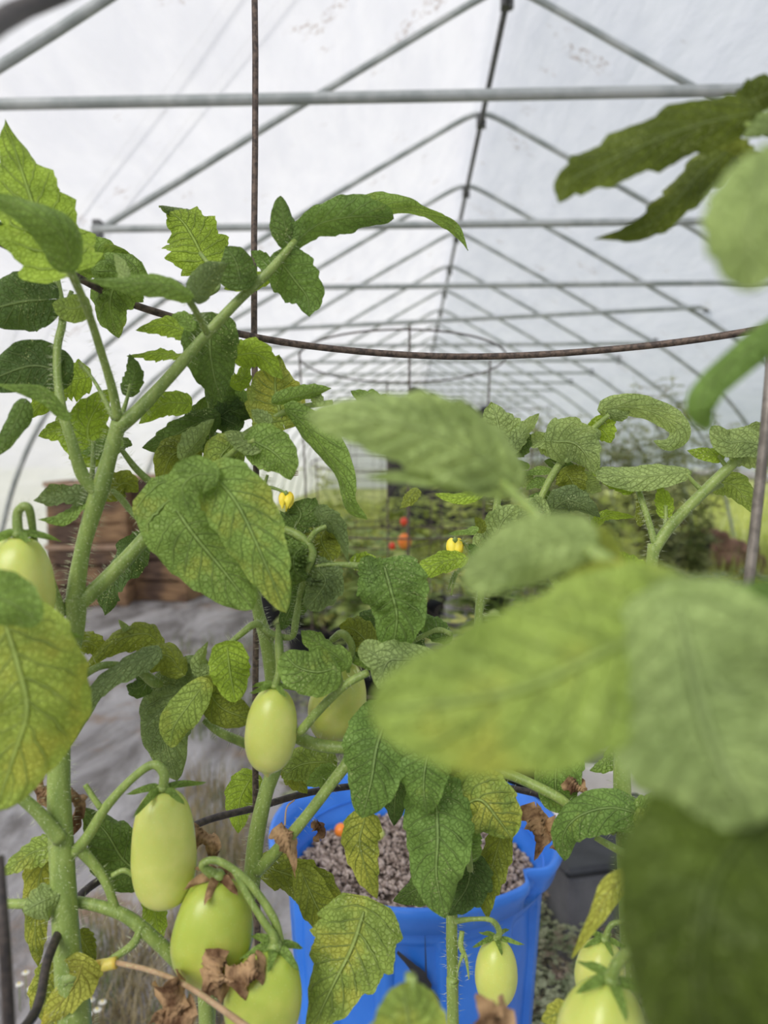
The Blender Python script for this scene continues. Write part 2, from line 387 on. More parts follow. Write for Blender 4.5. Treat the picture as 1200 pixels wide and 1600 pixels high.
def fruit(label, top, bot, wpx, m='fruit', lobes=.05, neck=.18, point=0.0, stem=None, sep=5, sepl=.9, sepm=None, p=2.5, skew=0, rot=0, wilt=.2):
    A, B = P(*top), P(*bot); ax = (B-A); L = ax.length; ax.normalize(); R = wpx/2*(top[2]+bot[2])/2/F
    u = ax.orthogonal().normalized(); u.rotate(Matrix.Rotation(rot, 3, ax)); v = ax.cross(u)
    root = empty('plum_tomato', tuple(B), label, 'tomato', 'unripe plum tomatoes hanging on the vines')
    mb = MB(); uvs = []; n, seg = 36, 40
    for i in range(n+1):
        t = i/n; tt = .5-.5*math.cos(PI*t)
        r = max(0, 1-abs(2*tt-1)**p)**(1/p)*R
        r *= 1-neck*max(0, 1-tt*1.6)**1.3
        dent = .10*R*math.exp(-(r/R/.45)**2)*(1 if tt < .5 else 0)
        zz = tt*L+dent + (point*R*math.exp(-(r/R/.16)**2) if tt > .5 else 0)
        for k in range(seg):
            a = 2*PI*k/seg
            rr = r*(1+lobes*math.cos(3*a+1)*(1-tt)**1.2+lobes*.35*math.cos(5*a)*(1-tt)+.012*math.cos(2*a+2))
            mb.v.append(A+ax*zz+(u*math.cos(a)+v*math.sin(a))*rr); uvs.append((tt, k/seg))
    for i in range(n):
        for k in range(seg):
            k2 = (k+1) % seg; mb.f.append((i*seg+k, i*seg+k2, (i+1)*seg+k2, (i+1)*seg+k))
    body = mb.build('flesh', M[m], root, uvs=uvs)
    # calyx
    cb = MB(); cb.tube([A-ax*R*.12, A, A+ax*R*.12], [R*.12, R*.22, R*.1], 10)
    cal = cb.build('calyx', M['stem'], root)
    for k in range(sep):
        a = 2*PI*(k+.3)/sep+rot; dr = u*math.cos(a)+v*math.sin(a); l = R*sepl*(.85+.3*random.random())
        dn = ax*(wilt+.25*random.random())
        q = [A-ax*R*.03+dr*R*.08, A+dr*l*.4+dn*R*.05-ax*R*.03, A+dr*l*.8+dn*R*.35, A+dr*l*1.05+dn*R*(.75)-ax*R*.12*random.random()]
        sp = leaf(cal, [tuple(x) for x in q], 0, 'l', .1, world=True, W=R*.115, serr=0, wave=.5, cup=.3, tip=1.1, neck=.35, cord=0, ny=14, nx=4, name='sepal', m=sepm or 'leaf', seed=k, twist=30)
    if stem:
        s3 = [tuple(P(*q[:3]))+(q[3]*q[2]/F,) for q in stem]+[tuple(A+ax*.001)+(R*.15,)]
        s = crom(s3, 8*(len(s3)-1)); mb = MB()
        mb.tube([q[:3] for q in s], [q[3] for q in s], 10)
        rnd = random.Random(3)
        for _ in range(110):
            i = rnd.randrange(len(s)); c = Vector(s[i][:3]); T = Vector(s[min(i+1, len(s)-1)][:3])-Vector(s[max(i-1, 0)][:3]); T.normalize()
            o = T.orthogonal(); o.rotate(Matrix.Rotation(rnd.random()*2*PI, 3, T)); r = s[i][3]; g = T*.00006; g2 = o.cross(T)*.00012
            q = c+o*r*.9; mb.add([q-g, q+g, q+g2, c+o*(r+.0015*(.5+rnd.random()))], [(0,1,3),(1,2,3),(2,0,3)])
        mb.build('fruit_stalk', M['stem'], root)
    return root, cal

# ------------------------------------------------------------------ setting: ground, film house, hoops
RX = .43; HW = 3.2
prof = [(0, 3.09), (.10, 3.07), (.5, 2.85), (1.0, 2.57), (1.5, 2.28), (1.9, 2.05), (2.25, 1.80), (2.55, 1.55), (2.8, 1.22), (2.98, .85), (3.1, .45), (HW, 0)]
def crossx(profile, n=44):
    half = crom(profile, n)
    return [(-x, z) for x, z in reversed(half)]+half[1:]
FULL = crossx(prof)
Y0, DY, NH = 2.32, 1.22, 19
mb = MB(); n = 60
mb.add([(-40, -8, 0), (40, -8, 0), (40, 70, 0), (-40, 70, 0)], [(0, 1, 2, 3)])
tag(mb.build('floor', M['ground'], smooth=False), 'pale woven ground cover and grass under the greenhouse', None, None, 'structure')
def skin(name, lo, hi, label):
    mb = MB(); sec = [(x*1.012, z*1.008+.02) for x, z in FULL if lo <= (x if name != 'ceiling' else x) <= hi]
    ys = [-.7+i*.305 for i in range(int((Y0+DY*(NH-1)+.7)/.305)+2)]
    for y in ys:
        for x, z in sec:
            sag = .012*math.cos(2*PI*(y-Y0)/DY)
            mb.v.append(Vector((RX+x, y, max(z, 0)+sag*(1 if z > .8 else 0))))
    k = len(sec)
    for i in range(len(ys)-1):
        for j in range(k-1): a = i*k+j; mb.f.append((a, a+1, a+k+1, a+k))
    tag(mb.build(name, M['film']), label, None, None, 'structure')
skin('ceiling', -2.56, 2.56, 'translucent white plastic film roof of the greenhouse')
skin('wall_left', -4, -2.5, 'translucent plastic film side wall on the left')
skin('wall_right', 2.5, 2.99, 'translucent plastic film side wall rolled up above the grass on the right')
YB = Y0+DY*(NH-1)+.2
mb = MB(); c0 = [(RX+x, YB, z) for x, z in FULL]; mb.add(c0, [tuple(range(len(c0)))])
tag(mb.build('wall_back', M['film'], smooth=False), 'far plastic film end wall of the greenhouse', None, None, 'structure')
# rolled-up side curtain
mb = MB(); mb.tube([(RX+3.04, y, .80+.03*math.sin(y*1.7)) for y in [-1.5+i*.4 for i in range(64)]], .05, 12)
tag(mb.build('trim_1', M['white']), 'rolled up film curtain along the right side', None, None, 'structure')
ords = ['nearest', 'second', 'third', 'fourth', 'fifth', 'sixth', 'seventh', 'eighth', 'ninth', 'tenth', 'eleventh', 'twelfth', 'thirteenth', 'fourteenth', 'fifteenth', 'sixteenth', 'seventeenth', 'eighteenth', 'nineteenth']
for i in range(NH):
    y = Y0+i*DY
    r = empty('roof_hoop', (RX, y, 0), f'arched galvanised roof hoop with level crossbar, {ords[i]} from the camera' if i < 8 else f'far arched pipe hoop of the roof, {ords[i]} along the ridge', 'greenhouse frame', 'pipe hoops of the greenhouse roof')
    mb = MB(); mb.tube([(RX+x, y, z) for x, z in FULL], .017, 10); mb.build('arch', M['galv'], r)
    bz = 2.055; sl = (.03, -.06)[i % 2]*(1 if i in (3,) else .15)
    x0, x1 = -1.88, 1.86
    if i == 3: a, b = (-1.9, bz-.06), (1.86, bz+.10)
    else: a, b = (x0, bz), (x1, bz+.01)
    mb = MB(); yy = y-.035
    mb.tube([(RX+a[0]-.02, yy, a[1]), (RX+a[0]+.06, yy, a[1]), (RX+b[0]-.06, yy, b[1]), (RX+b[0]+.02, yy, b[1])], [.022, .017, .017, .022], 10)
    bar = mb.build('crossbar', M['galv'], r)
    if i < 8:
        for s, q in ((-1, a), (1, b)):
            mb = MB(); mb.box((RX+q[0], y-.02, q[1]+.005), (.035, .05, .075)); mb.build('end_bracket', M['clamp'], bar, False)
r = empty('ridge_pipe', (RX, 0, 3.02), 'long dark ridge pipe running down the middle of the roof', 'greenhouse frame')
mb = MB(); mb.tube([(RX, -1.5, 3.04), (RX, YB, 3.04)], .016, 10); mb.build('pipe', M['clamp'], r)
for i in range(12):
    mb = MB(); mb.box((RX, Y0+i*DY, 3.055), (.05, .055, .075)); mb.box((RX+.02, Y0+i*DY-.035, 3.02), (.015, .02, .05)); mb.build('clamp', M['clamp'], r, False)
for i, (u, v0) in enumerate(((2.2, 6.6), (2.45, 6.75))):
    mb = MB(); pts = []
    for k in range(30):
        t = k/29; x = -.4-2.3*t; z = None
        for (xa, za), (xb, zb) in zip(prof, prof[1:]):
            if xa <= -x <= xb: z = za+(zb-za)*(-x-xa)/(xb-xa)
        pts.append((RX+x*1.02, u+.0*i+1.9*t+i*.03, (z or 3)*1.012+.04))
    mb.tube(pts, .0035, 6); tag(mb.build('tie_down_rope', M['greyp']), ('upper' if i else 'lower')+' of two thin ropes slanting over the film roof at left', 'rope', 'ropes over the film roof')

# ------------------------------------------------------------------ background
def crate(x, y, z, sx, sy, sz, rz, label, lid=True):
    r = empty('wooden_crate', (x, y, z), label, 'crate', 'brown crates by the left wall'); R = Matrix.Rotation(rz, 3, 'Z'); o = Vector((x, y, z))
    mb = MB(); ns = 3; hh = sz/ns
    for k in range(ns):
        zc = hh*(k+.5)
        for s in (-1, 1):
            mb.box(o+R@Vector((0, s*sy/2, zc)), (sx, .018, hh*.88), R); mb.box(o+R@Vector((s*sx/2, 0, zc)), (.018, sy, hh*.88), R)
    mb.build('slatted_sides', M['wood'], r, False)
    for a in (-1, 1):
        for b in (-1, 1):
            mb = MB(); mb.box(o+R@Vector((a*(sx/2-.02), b*(sy/2-.02), sz/2)), (.05, .05, sz), R); mb.build('corner_post', M['wood'], r, False)
    mb = MB(); mb.box(o+Vector((0, 0, .02)), (sx*.96, sy*.96, .02), R); mb.build('bottom', M['wood'], r, False)
    mb = MB()
    for s in (-1, 1):
        mb.box(o+R@Vector((0, s*sy/2, sz-.015)), (sx+.04, .05, .03), R); mb.box(o+R@Vector((s*sx/2, 0, sz-.015)), (.05, sy-.03, .03), R)
    mb.build('rim', M['tan'], r, False)
crate(-2.18, 5.15, 0, .50, .5, .42, .1, 'brown slatted crate at the bottom left of the stack by the film wall')
crate(-2.19, 5.16, .42, .50, .5, .42, .16, 'brown slatted crate on top at the left of the stack by the film wall')
crate(-1.70, 5.35, 0, .40, .5, .44, -.15, 'brown slatted crate at the bottom right of the stack by the film wall')
crate(-1.71, 5.33, .44, .40, .5, .44, -.08, 'taller brown crate with pale rim on top at the right of the stack')
def pot(x, y, r0, h0, m, name, label, cat, group=None, fill=True):
    r = empty(name, (x, y, 0), label, cat, group); mb = MB()
    mb.lathe([(r0*.78, .001), (r0*.97, h0*.86), (r0*1.04, h0*.87), (r0*1.06, h0), (r0*.98, h0), (r0*.95, h0*.87), (r0*.93, h0*.8), (r0*.75, .02)], (x, y, 0), 36); mb.build('shell', M[m], r)
    if fill:
        mb = MB(); pr = [(r0*.93, h0*.80), (r0*.6, h0*.85), (.01, h0*.87)]
        mb.lathe(pr, (x, y, 0), 24); mb.build('soil', M['soil'], r)
    return r
g = G(1065, 915); pot(g.x, g.y, .21, .40, 'black', 'plant_pot', 'black plastic pot beside the brown earth heap on the right', 'pot', 'black pots')
def lump(name, c, size, m, label, cat, f=2.2, a=.35, n=28, kind=None):
    mb = MB(); c = Vector(c)
    for i in range(n+1):
        th = PI/2*i/n
        for k in range(2*n):
            ph = PI*k/n; d = Vector((math.cos(th)*math.cos(ph), math.cos(th)*math.sin(ph), math.sin(th)))
            q = 1+a*noise.fractal(d*f+c, 1.0, 2.0, 5); mb.v.append(c+Vector((d.x*size[0]*q, d.y*size[1]*q, d.z*size[2]*q)))
    w_ = 2*n
    for i in range(n):
        for k in range(w_): mb.f.append((i*w_+k, i*w_+(k+1) % w_, (i+1)*w_+(k+1) % w_, (i+1)*w_+k))
    o = mb.build(name, M[m]); recentre(o); return tag(o, label, cat, None, kind)
g = G(1120, 905); lump('earth_heap', (g.x, g.y+.1, -.02), (.42, .3, .36), 'heap', 'brown crumbly earth heap beside the black pot on the right', 'earth heap')
lump('shade_cloth', (.40, 8.9, 0), (.72, .6, 1.85), 'cloth', 'black shade cloth bundled in a tall heap far down the greenhouse', 'shade cloth', 1.6, .30)
# white moulded tray on the ground, right of the blue tub
g = G(960, 1215); mb = MB()
r = empty('seedling_tray', (g.x, g.y, 0), 'white moulded plastic tray on the ground behind the right tomato stem', 'tray'); o = Vector((g.x, g.y, 0)); R = Matrix.Rotation(-.35, 3, 'Z')
for s in (-1, 1):
    mb.box(o+R@Vector((0, s*.17, .05)), (.56, .045, .10), R); mb.box(o+R@Vector((s*.26, 0, .05)), (.045, .34, .10), R)
mb.box(o+R@Vector((0.03, 0, .045)), (.035, .32, .09), R); mb.box(o+Vector((0, 0, .012)), (.54, .36, .02), R)
b = mb.build('moulded_frame', M['white'], r, False); bv = b.modifiers.new('b', 'BEVEL'); bv.width = .012; bv.segments = 3
for s in (-1, 1):
    mb = MB(); mb.box(o+R@Vector((s*.13+.01, 0, .026)), (.20, .28, .012), R); mb.build('well', M['greyp'], r, False)
g = G(908, 1178); pot(g.x, g.y+.1, .10, .17, 'terra', 'plant_pot', 'small terracotta pot behind the white tray', 'pot')
g = G(945, 1425); mb = MB(); o = Vector((g.x, g.y, 0)); R = Matrix.Rotation(.25, 3, 'Z')
r = empty('nursery_crate', tuple(o), 'low dark grey plastic tub lying right of the blue tub', 'tub')
mb.box(o+R@Vector((0, 0, .09)), (.30, .26, .18), R); b = mb.build('body', M['greyp'], r, False); bv = b.modifiers.new('b', 'BEVEL'); bv.width = .02; bv.segments = 3
mb = MB(); mb.box(o+R@Vector((0, 0, .185)), (.33, .29, .022), R); b = mb.build('rim', M['black'], r, False); bv = b.modifiers.new('b', 'BEVEL'); bv.width = .008
mb = MB(); mb.lathe([(.035, 0), (.05, .012), (.045, .022), (.01, .026)], o+Vector((-.07, .02, .196)), 20); tag(recentre(mb.build('jar_lid', M['white'])), 'round white lid lying on the dark grey tub', 'lid')

def leaflet_raw(mb, p, T, S, L, W, Nn):
    a, b = p+T*L*.35, p+T*L*.72
    mb.add([p, a+S*W-Nn*W*.25, a, a-S*W-Nn*W*.25, b+S*W*.7-Nn*W*.35, b-Nn*L*.03, b-S*W*.7-Nn*W*.35, p+T*L-Nn*L*.12],
           [(0, 2, 1), (0, 3, 2), (1, 2, 5, 4), (2, 3, 6, 5), (4, 5, 7), (5, 6, 7)])
def bush(x, y, z0, H, spread, nst, name, label, cat, group=None, m='bush', lw=.030, dens=10, seed=1, thin=False, rad=.004):
    rnd = random.Random(seed); r = empty(name, (x, y, z0), label, cat, group); st = MB(); fo = MB()
    for i in range(nst):
        a = rnd.random()*2*PI; sp = spread*(.3+.7*rnd.random()); hh = H*(.55+.45*rnd.random())
        p0 = Vector((x, y, z0)); p3 = Vector((x+math.cos(a)*sp, y+math.sin(a)*sp, z0+hh))
        p1 = p0+Vector((math.cos(a)*sp*.25, math.sin(a)*sp*.25, hh*.4)); p2 = p0.lerp(p3, .75)+Vector((0, 0, hh*.06))
        c = [Vector(q) for q in crom([tuple(p0), tuple(p1), tuple(p2), tuple(p3)], 14)]
        st.tube(c, [rad*(1-.7*k/14) for k in range(15)], 6)
        for k in range(dens):
            t = .18+.82*(k+rnd.random())/dens; q = c[min(14, int(t*14))]
            b = rnd.random()*2*PI; D = Vector((math.cos(b), math.sin(b), .35-.5*rnd.random())).normalized()
            pl = lw*(2.6+2*rnd.random())*(.5 if thin else 1); up = Vector((0, 0, 1)); S = D.cross(up).normalized(); Nn = S.cross(D)
            for u, sg, sc_ in ((.4, 1, .7), (.4, -1, .7), (.75, 1, .9), (.75, -1, .9), (1, 0, 1.15)):
                T = (D+S*sg*.9-up*.25*u).normalized(); S2 = T.cross(Nn).normalized(); jj = rnd.random()*.7-.35
                T = (T+up*jj).normalized()
                leaflet_raw(fo, q+D*pl*u-up*pl*.25*u*u, T, S2, lw*1.9*sc_, lw*.55*sc_*(.55 if thin else 1), T.cross(S2)*(-1 if T.cross(S2).z < 0 else 1))
            st.tube([q, q+D*pl*.6-up*pl*.09, q+D*pl-up*pl*.25], .0012, 4)
    st.build('stem', M['stem'], r); fo.build('foliage', M[m], r); return r
def cage(x, y, H, r0, r1, label, rings, wire=.0025, m='rust', nleg=4, group='wire cages standing further back', a0=.5):
    r = empty('tomato_cage', (x, y, 0), label, 'tomato cage', group)
    for k in range(nleg):
        a = a0+2*PI*k/nleg; mb = MB(); mb.tube([(x+r0*math.cos(a), y+r0*math.sin(a), 0), (x+r1*math.cos(a), y+r1*math.sin(a), H)], wire, 6); mb.build('upright', M[m], r)
    for z in rings:
        rr = r0+(r1-r0)*z/H; mb = MB(); mb.tube([(x+rr*math.cos(2*PI*k/40), y+rr*math.sin(2*PI*k/40), z+.03*math.sin(2*PI*k/40+x)) for k in range(40)], wire, 6, True); mb.build('ring', M[m], r)
    return r
bgp = [(-.12, 2.75, .82, .24, 'leafy tomato plant with red fruit in the middle distance'),
       (.32, 2.9, .78, .26, 'bushy plant right of the red fruited one, behind the yellow flower'),
       (-.42, 3.4, .72, .24, 'bushy plant between the brown crates and the red fruited plant'),
       (.05, 4.1, .85, .30, 'pale leafy plant behind the red fruited one'),
       (.75, 3.8, .85, .28, 'leafy plant in front of the tall weeds at right of middle'),
       (.30, 2.15, .60, .20, 'low leafy plant between the blue tub and the yellow flower')]
bgp += [(-.75, 4.4, .75, .3, 'pale leafy plant close before the brown crates'), (-.35, 5.0, 1.0, .40, 'yellow-green leafy plant farthest down the middle'), (.55, 4.95, .98, .40, 'yellow-green leafy plant under the black cloth heap'), (1.3, 3.3, .6, .3, 'dark leafy plant before the black pot on the right')]
for i, (x, y, H, sp, lb) in enumerate(bgp):
    pot(x, y, .15, .24, 'black', 'nursery_pot', 'nursery pot under the '+lb.split(' in the')[0].split(',')[0], 'pot', 'black pots')
    bush(x, y, .2, H-.2, sp, 8, 'potted_plant', lb, 'plant', 'potted plants in the middle distance', {2: 'bush', 9: 'bushd', 7: 'grass', 8: 'grass', 3: 'grass'}.get(i, 'bush'), .034, 15, 10+i)
rc = empty('tomato_cage', (0, 2.0, 0), 'rusty wire cage behind the near one, tilted top ring under the long curved wire', 'tomato cage', 'wire cages standing further back')
for a_, h_ in ((-1.50, 1.30), (.45, 1.27), (1.75, 1.22), (3.3, 1.27)):
    mb = MB(); mb.tube([(-.02+.22*math.cos(a_), 2.0+.22*math.sin(a_), 0), (-.02+.27*math.cos(a_), 2.0+.27*math.sin(a_), h_)], .0026, 6); mb.build('upright', M['rust'], rc)
for z_, t_ in ((1.258, .033), (.80, .01), (.42, .0)):
    mb = MB(); mb.tube([(-.02+(.22+.04*z_)*math.cos(2*PI*k/48), 2.0+(.22+.04*z_)*math.sin(2*PI*k/48), z_-t_*math.sin(2*PI*k/48)) for k in range(48)], .0024, 6, True); mb.build('ring', M['rust'], rc)
cage(-.12, 2.75, 1.0, .2, .24, 'thin wire cage around the red fruited plant', (.4, .72, .98), .0022)
cage(.32, 2.9, 1.05, .2, .24, 'thin wire cage around the plant behind the yellow flower', (.4, .72, 1.03), .0022)
for i, (x, y, H) in enumerate(((-.35, 4.6, 1.35), (.0, 5.6, 1.4), (.45, 6.2, 1.45), (-.3, 7.2, 1.5), (1.0, 6.8, 1.45), (.30, 7.5, 1.5))):
    cage(x, y, H, .22, .28, ['tall wire cage left of the black cloth heap', 'tall wire cage in front of the black cloth heap', 'wire cage close before the black cloth heap, to its left', 'farthest wire cage on the left row', 'wire cage standing right of the black cloth heap', 'wire cage almost touching the black cloth heap'][i], (.4, .65, .9, 1.1, 1.25, H-.02), .0018, a0=i)
# tall weeds, back right
for i, (x, y, H) in enumerate(((.85, 4.3, 1.25), (1.15, 4.6, 1.45), (1.6, 4.8, 1.55), (1.0, 5.4, 1.4), (2.0, 5.3, 1.45))):
    bush(x, y, 0, H, .36, 20, 'tall_weed', ['tall feathery weed at the left of the back clump', 'tall feathery weed with high thin tips in the back clump', 'tallest feathery weed of the back clump, towards the right', 'feathery weed behind the left of the back clump', 'thin feathery weed at the right end of the back clump'][i], 'weed', 'tall weeds at the back right', 'haze', .036, 24, 40+i, True, .003)
# countable red and orange tomatoes in the distance
for (x, y, d, r, m, lb) in ((632, 846, 2.36, .022, 'orange', 'bright orange tomato hanging among the far leaves'), (613, 853, 2.4, .011, 'red', 'small red tomato left of the orange one'), (631, 815, 2.4, .012, 'red', 'small red tomato above the orange one')):
    c = P(x, y, d); mb = MB(); n = 14
    mb.lathe([(r*math.sin(PI*k/n)*.98+.0001, -r*1.15*math.cos(PI*k/n)) for k in range(n+1)], c, 18); t = empty('ripe_tomato', (c.x, c.y, c.z-r), lb, 'tomato', 'ripe tomatoes far back'); mb.build('flesh', M[m], t)
    mb = MB(); mb.tube([c+Vector((0, 0, r*1.05)), c+Vector((.004, .01, r*1.9)), c+Vector((.02, .03, r*3.2))], .0015, 6); mb.build('fruit_stalk', M['stem'], t)
def tufts(name, label, cat, n, region, Hr, Wr, m, seed, curl=.5):
    rnd = random.Random(seed); mb = MB()
    for _ in range(n):
        x, y = region(rnd)
        H = Hr[0]+(Hr[1]-Hr[0])*rnd.random(); a = rnd.random()*2*PI; D = Vector((math.cos(a), math.sin(a), 0)); S = Vector((-D.y, D.x, 0))*Wr*(.6+.8*rnd.random()); p = Vector((x, y, 0)); c = curl*H*rnd.random()
        mb.add([p-S, p+S, p+D*c*.3+Vector((0, 0, H*.55))-S*.7, p+D*c*.3+Vector((0, 0, H*.55))+S*.7, p+D*c+Vector((0, 0, H))], [(0, 1, 3, 2), (2, 3, 4)])
    return tag(mb.build(name, M[m]), label, cat, None, 'stuff')
def px_region(x0, x1, y0, y1):
    def f(r): g = G(x0+(x1-x0)*r.random(), y0+(y1-y0)*r.random()); return g.x, g.y
    return f
tufts('tall_grass', 'yellow-green grass growing across the back of the greenhouse', 'grass', 9000, lambda r: ((lambda y: (-1.6+5.2*r.random()+(y-6)*.0, y))(5.4+9*r.random()**1.6)), (.10, .34), .006, 'grass', 5)
tufts('outside_grass', 'pale meadow grass outside the open right side', 'grass', 6000, lambda r: (3.75+5*r.random(), 3+16*r.random()), (.1, .3), .007, 'grass', 6)
tufts('dry_grass', 'dry straw and weeds on the ground below the left tomatoes', 'dry grass', 1600, px_region(130, 420, 1440, 1650), (.02, .09), .0014, 'straw', 7, 1.3)
tufts('tan_weeds', 'pale tan grass tuft left of the blue tub', 'dry grass', 700, px_region(290, 400, 1230, 1480), (.04, .16), .0018, 'straw', 8, .7)
tufts('sparse_grass', 'sparse grass poking through the ground cover at left', 'grass', 500, px_region(270, 400, 1000, 1160), (.03, .1), .003, 'weed', 9, .9)
def weeds(name, label, n, region, m, seed, size):
    rnd = random.Random(seed); mb = MB()
    for _ in range(n):
        x, y = region(rnd); z = .005+.11*rnd.random()*(.4+.6*noise.noise(Vector((x*9, y*9, 0)))**2*2)
        for k in range(4):
            a = rnd.random()*2*PI; T = Vector((math.cos(a), math.sin(a), .5)).normalized(); S = Vector((-math.sin(a), math.cos(a), 0)); s = size*(.6+.8*rnd.random())
            leaflet_raw(mb, Vector((x, y, z)), T, S, s, s*.35, Vector((0, 0, 1)))
    return tag(mb.build(name, M[m]), label, 'weeds', None, 'stuff')
weeds('ground_weeds', 'small grey-green weeds covering the ground right of the blue tub', 5200, px_region(780, 1110, 1290, 1700), 'weed', 11, .011)
weeds('creeping_weeds', 'low weeds scattered between the pots in the middle', 2600, px_region(440, 860, 960, 1300), 'weed', 12, .018)
# white wildflowers
for i, (x, y) in enumerate(((40, 1520), (30, 1538), (48, 1545), (142, 1562), (152, 1578), (138, 1585), (160, 1566))):
    g = G(x, y, .05); r = empty('wildflower', (g.x, g.y, 0), ['small white wildflower at the far left ground, upper one', 'small white wildflower at the far left ground, left one', 'small white wildflower at the far left ground, lower one', 'small white wildflower under the yellowed leaf, left one', 'small white wildflower under the yellowed leaf, lower right one', 'small white wildflower under the yellowed leaf, lowest one', 'small white wildflower under the yellowed leaf, right one'][i], 'flower', 'small white wildflowers')
    mb = MB(); mb.tube([(g.x, g.y, 0), (g.x, g.y, .05)], .0008, 5); mb.build('flower_stem', M['stem'], r)
    mb = MB()
    for k in range(8):
        a = 2*PI*k/8; leaflet_raw(mb, Vector((g.x, g.y, .05)), Vector((math.cos(a), math.sin(a), .15)), Vector((-math.sin(a), math.cos(a), 0)), .008, .0022, Vector((0, 0, 1)))
    mb.build('petals', M['flower_w'], r); mb = MB(); mb.lathe([(.0001, .052), (.002, .052), (.0018, .0535), (.0001, .054)], (g.x, g.y, 0), 8); mb.build('flower_centre', M['petal'], r)

# ------------------------------------------------------------------ blue tub
TX, TY = G(648, 1288, .515).x, G(648, 1288, .515).y; TR = .178; TH = .515
root = empty('blue_tub', (TX, TY, 0), 'cracked blue plastic tub full of soil behind the near tomato plants', 'tub')
NP = 14
def rad(z):
    return TR*(.80+.17*z/TH)
mb = MB(); seg = 240; zs = [k/60*(TH-.032) for k in range(61)]
for z in zs:
    for k in range(seg):
        a = 2*PI*k/seg; u = (a/(2*PI)*NP) % 1; px_ = min(1, max(0, (min(u, 1-u)-.13)/.05)); pz = min(1, max(0, (min(z-.03, .464-z))/.012))
        r = rad(z)-.011*px_*pz; mb.v.append(Vector((TX+r*math.cos(a), TY+r*math.sin(a), z)))
for i in range(60):
    for k in range(seg): mb.f.append((i*seg+k, i*seg+(k+1) % seg, (i+1)*seg+(k+1) % seg, (i+1)*seg+k))
mb.f.append(tuple(reversed(range(seg)))); mb.build('body', M['blue'], root)
mb = MB(); zt = TH
pr = [(rad(.480)-.004, .480), (TR*1.0, .4805), (TR*1.035, .484), (TR*1.05, .497), (TR*1.085, .507), (TR*1.08, .515), (TR*1.05, .517), (TR*.99, .500), (TR*.965, .487), (TR*.95, .484), (TR*.935, .468), (TR*.915, .465), (TR*.90, .445), (TR*.90, .40), (TR*.86, .30), (TR*.8, .02)]
def rimr(r, z, a):
    if z > .46 and r > TR*1.0:
        r += .0012*math.sin(a*3+1)
        dd = math.atan2(math.sin(a+.70), math.cos(a+.70)); r -= .020*math.exp(-(dd/.08)**2)
    return r
mb.lathe(pr, (TX, TY, 0), 160, rimr, cap=False); mb.build('rim', M['blue'], root)
def on_tub(a, z, out=.0015): r = rad(z)+out; return Vector((TX+r*math.cos(a), TY+r*math.sin(a), z))
a0 = math.atan2(G(672, 1500, .3).y-TY, 0)
ca = -PI/2+.02
prs = [(-.14, .452, .002), (-.05, .437, .010), (.0, .425, .022), (.03, .40, .030), (.05, .365, .034), (.06, .30, .026), (.05, .22, .006)]
mb = MB(); q = crom(prs, 30)
for a, z, w_ in q:
    w_ *= .9+.3*random.random()
    mb.v += [on_tub(ca+a-w_*2, z), on_tub(ca+a+w_*2.2, z+.004)]
for i in range(len(q)-1): mb.f.append((2*i, 2*i+1, 2*i+3, 2*i+2))
b = mb.build('crack', M['black'], root); b['label'] = 'black jagged crack in the blue wall'
mb = MB(); q = crom([(.04, .475, .001), (.045, .45, .004), (.06, .415, .006), (.14, .395, .004)], 12)
for a, z, w_ in q: mb.v += [on_tub(ca+a-w_, z), on_tub(ca+a+w_, z)]
for i in range(len(q)-1): mb.f.append((2*i, 2*i+1, 2*i+3, 2*i+2))
b = mb.build('crack', M['black'], root); b['label'] = 'thin black crack line in the blue wall'
mb = MB(); n = 40; SZ = .445
mb.v.append(Vector((TX, TY, SZ+.01)))
for i in range(1, n+1):
    for k in range(60):
        a = 2*PI*k/60; r = TR*.90*i/n; x, y = TX+r*math.cos(a), TY+r*math.sin(a)
        mb.v.append(Vector((x, y, SZ+.012*(1-i/n)+.008*noise.fractal(Vector((x, y, 0))*45, 1, 2, 4))))
for k in range(60): mb.f.append((0, 1+k, 1+(k+1) % 60))
for i in range(n-1):
    for k in range(60): mb.f.append((1+i*60+k, 1+(i+1)*60+k, 1+(i+1)*60+(k+1) % 60, 1+i*60+(k+1) % 60))
tag(recentre(mb.build('potting_soil', M['soil'])), 'brown crumbly soil filling the blue tub', 'soil', None, 'stuff')
mb = MB(); rnd = random.Random(4)
ico = [Vector(v) for v in ((0,0,1), (.89,0,.45), (.28,.85,.45), (-.72,.53,.45), (-.72,-.53,.45), (.28,-.85,.45), (.72,.53,-.45), (-.28,.85,-.45), (-.89,0,-.45), (-.28,-.85,-.45), (.72,-.53,-.45), (0,0,-1))]
icf = [(0,1,2),(0,2,3),(0,3,4),(0,4,5),(0,5,1),(1,6,2),(2,7,3),(3,8,4),(4,9,5),(5,10,1),(6,7,2),(7,8,3),(8,9,4),(9,10,5),(10,6,1),(11,7,6),(11,8,7),(11,9,8),(11,10,9),(11,6,10)]
for _ in range(4200):
    a = rnd.random()*2*PI; r = TR*.88*math.sqrt(rnd.random()); s = .0014+.0034*rnd.random()**1.6
    c = Vector((TX+r*math.cos(a), TY+r*math.sin(a), SZ+.006+.010*(1-r/TR)+s*.5)); R = Matrix.Rotation(rnd.random()*6, 3, Vector((rnd.random(), rnd.random(), 1)).normalized())
    mb.add([c+R@Vector((v.x*s*(.7+.6*rnd.random()), v.y*s*(.7+.6*rnd.random()), v.z*s*.8)) for v in ico], icf)
tag(recentre(mb.build('soil_granules', M['grain'])), 'coarse grey-brown granules strewn over the soil in the blue tub', 'soil', None, 'stuff')
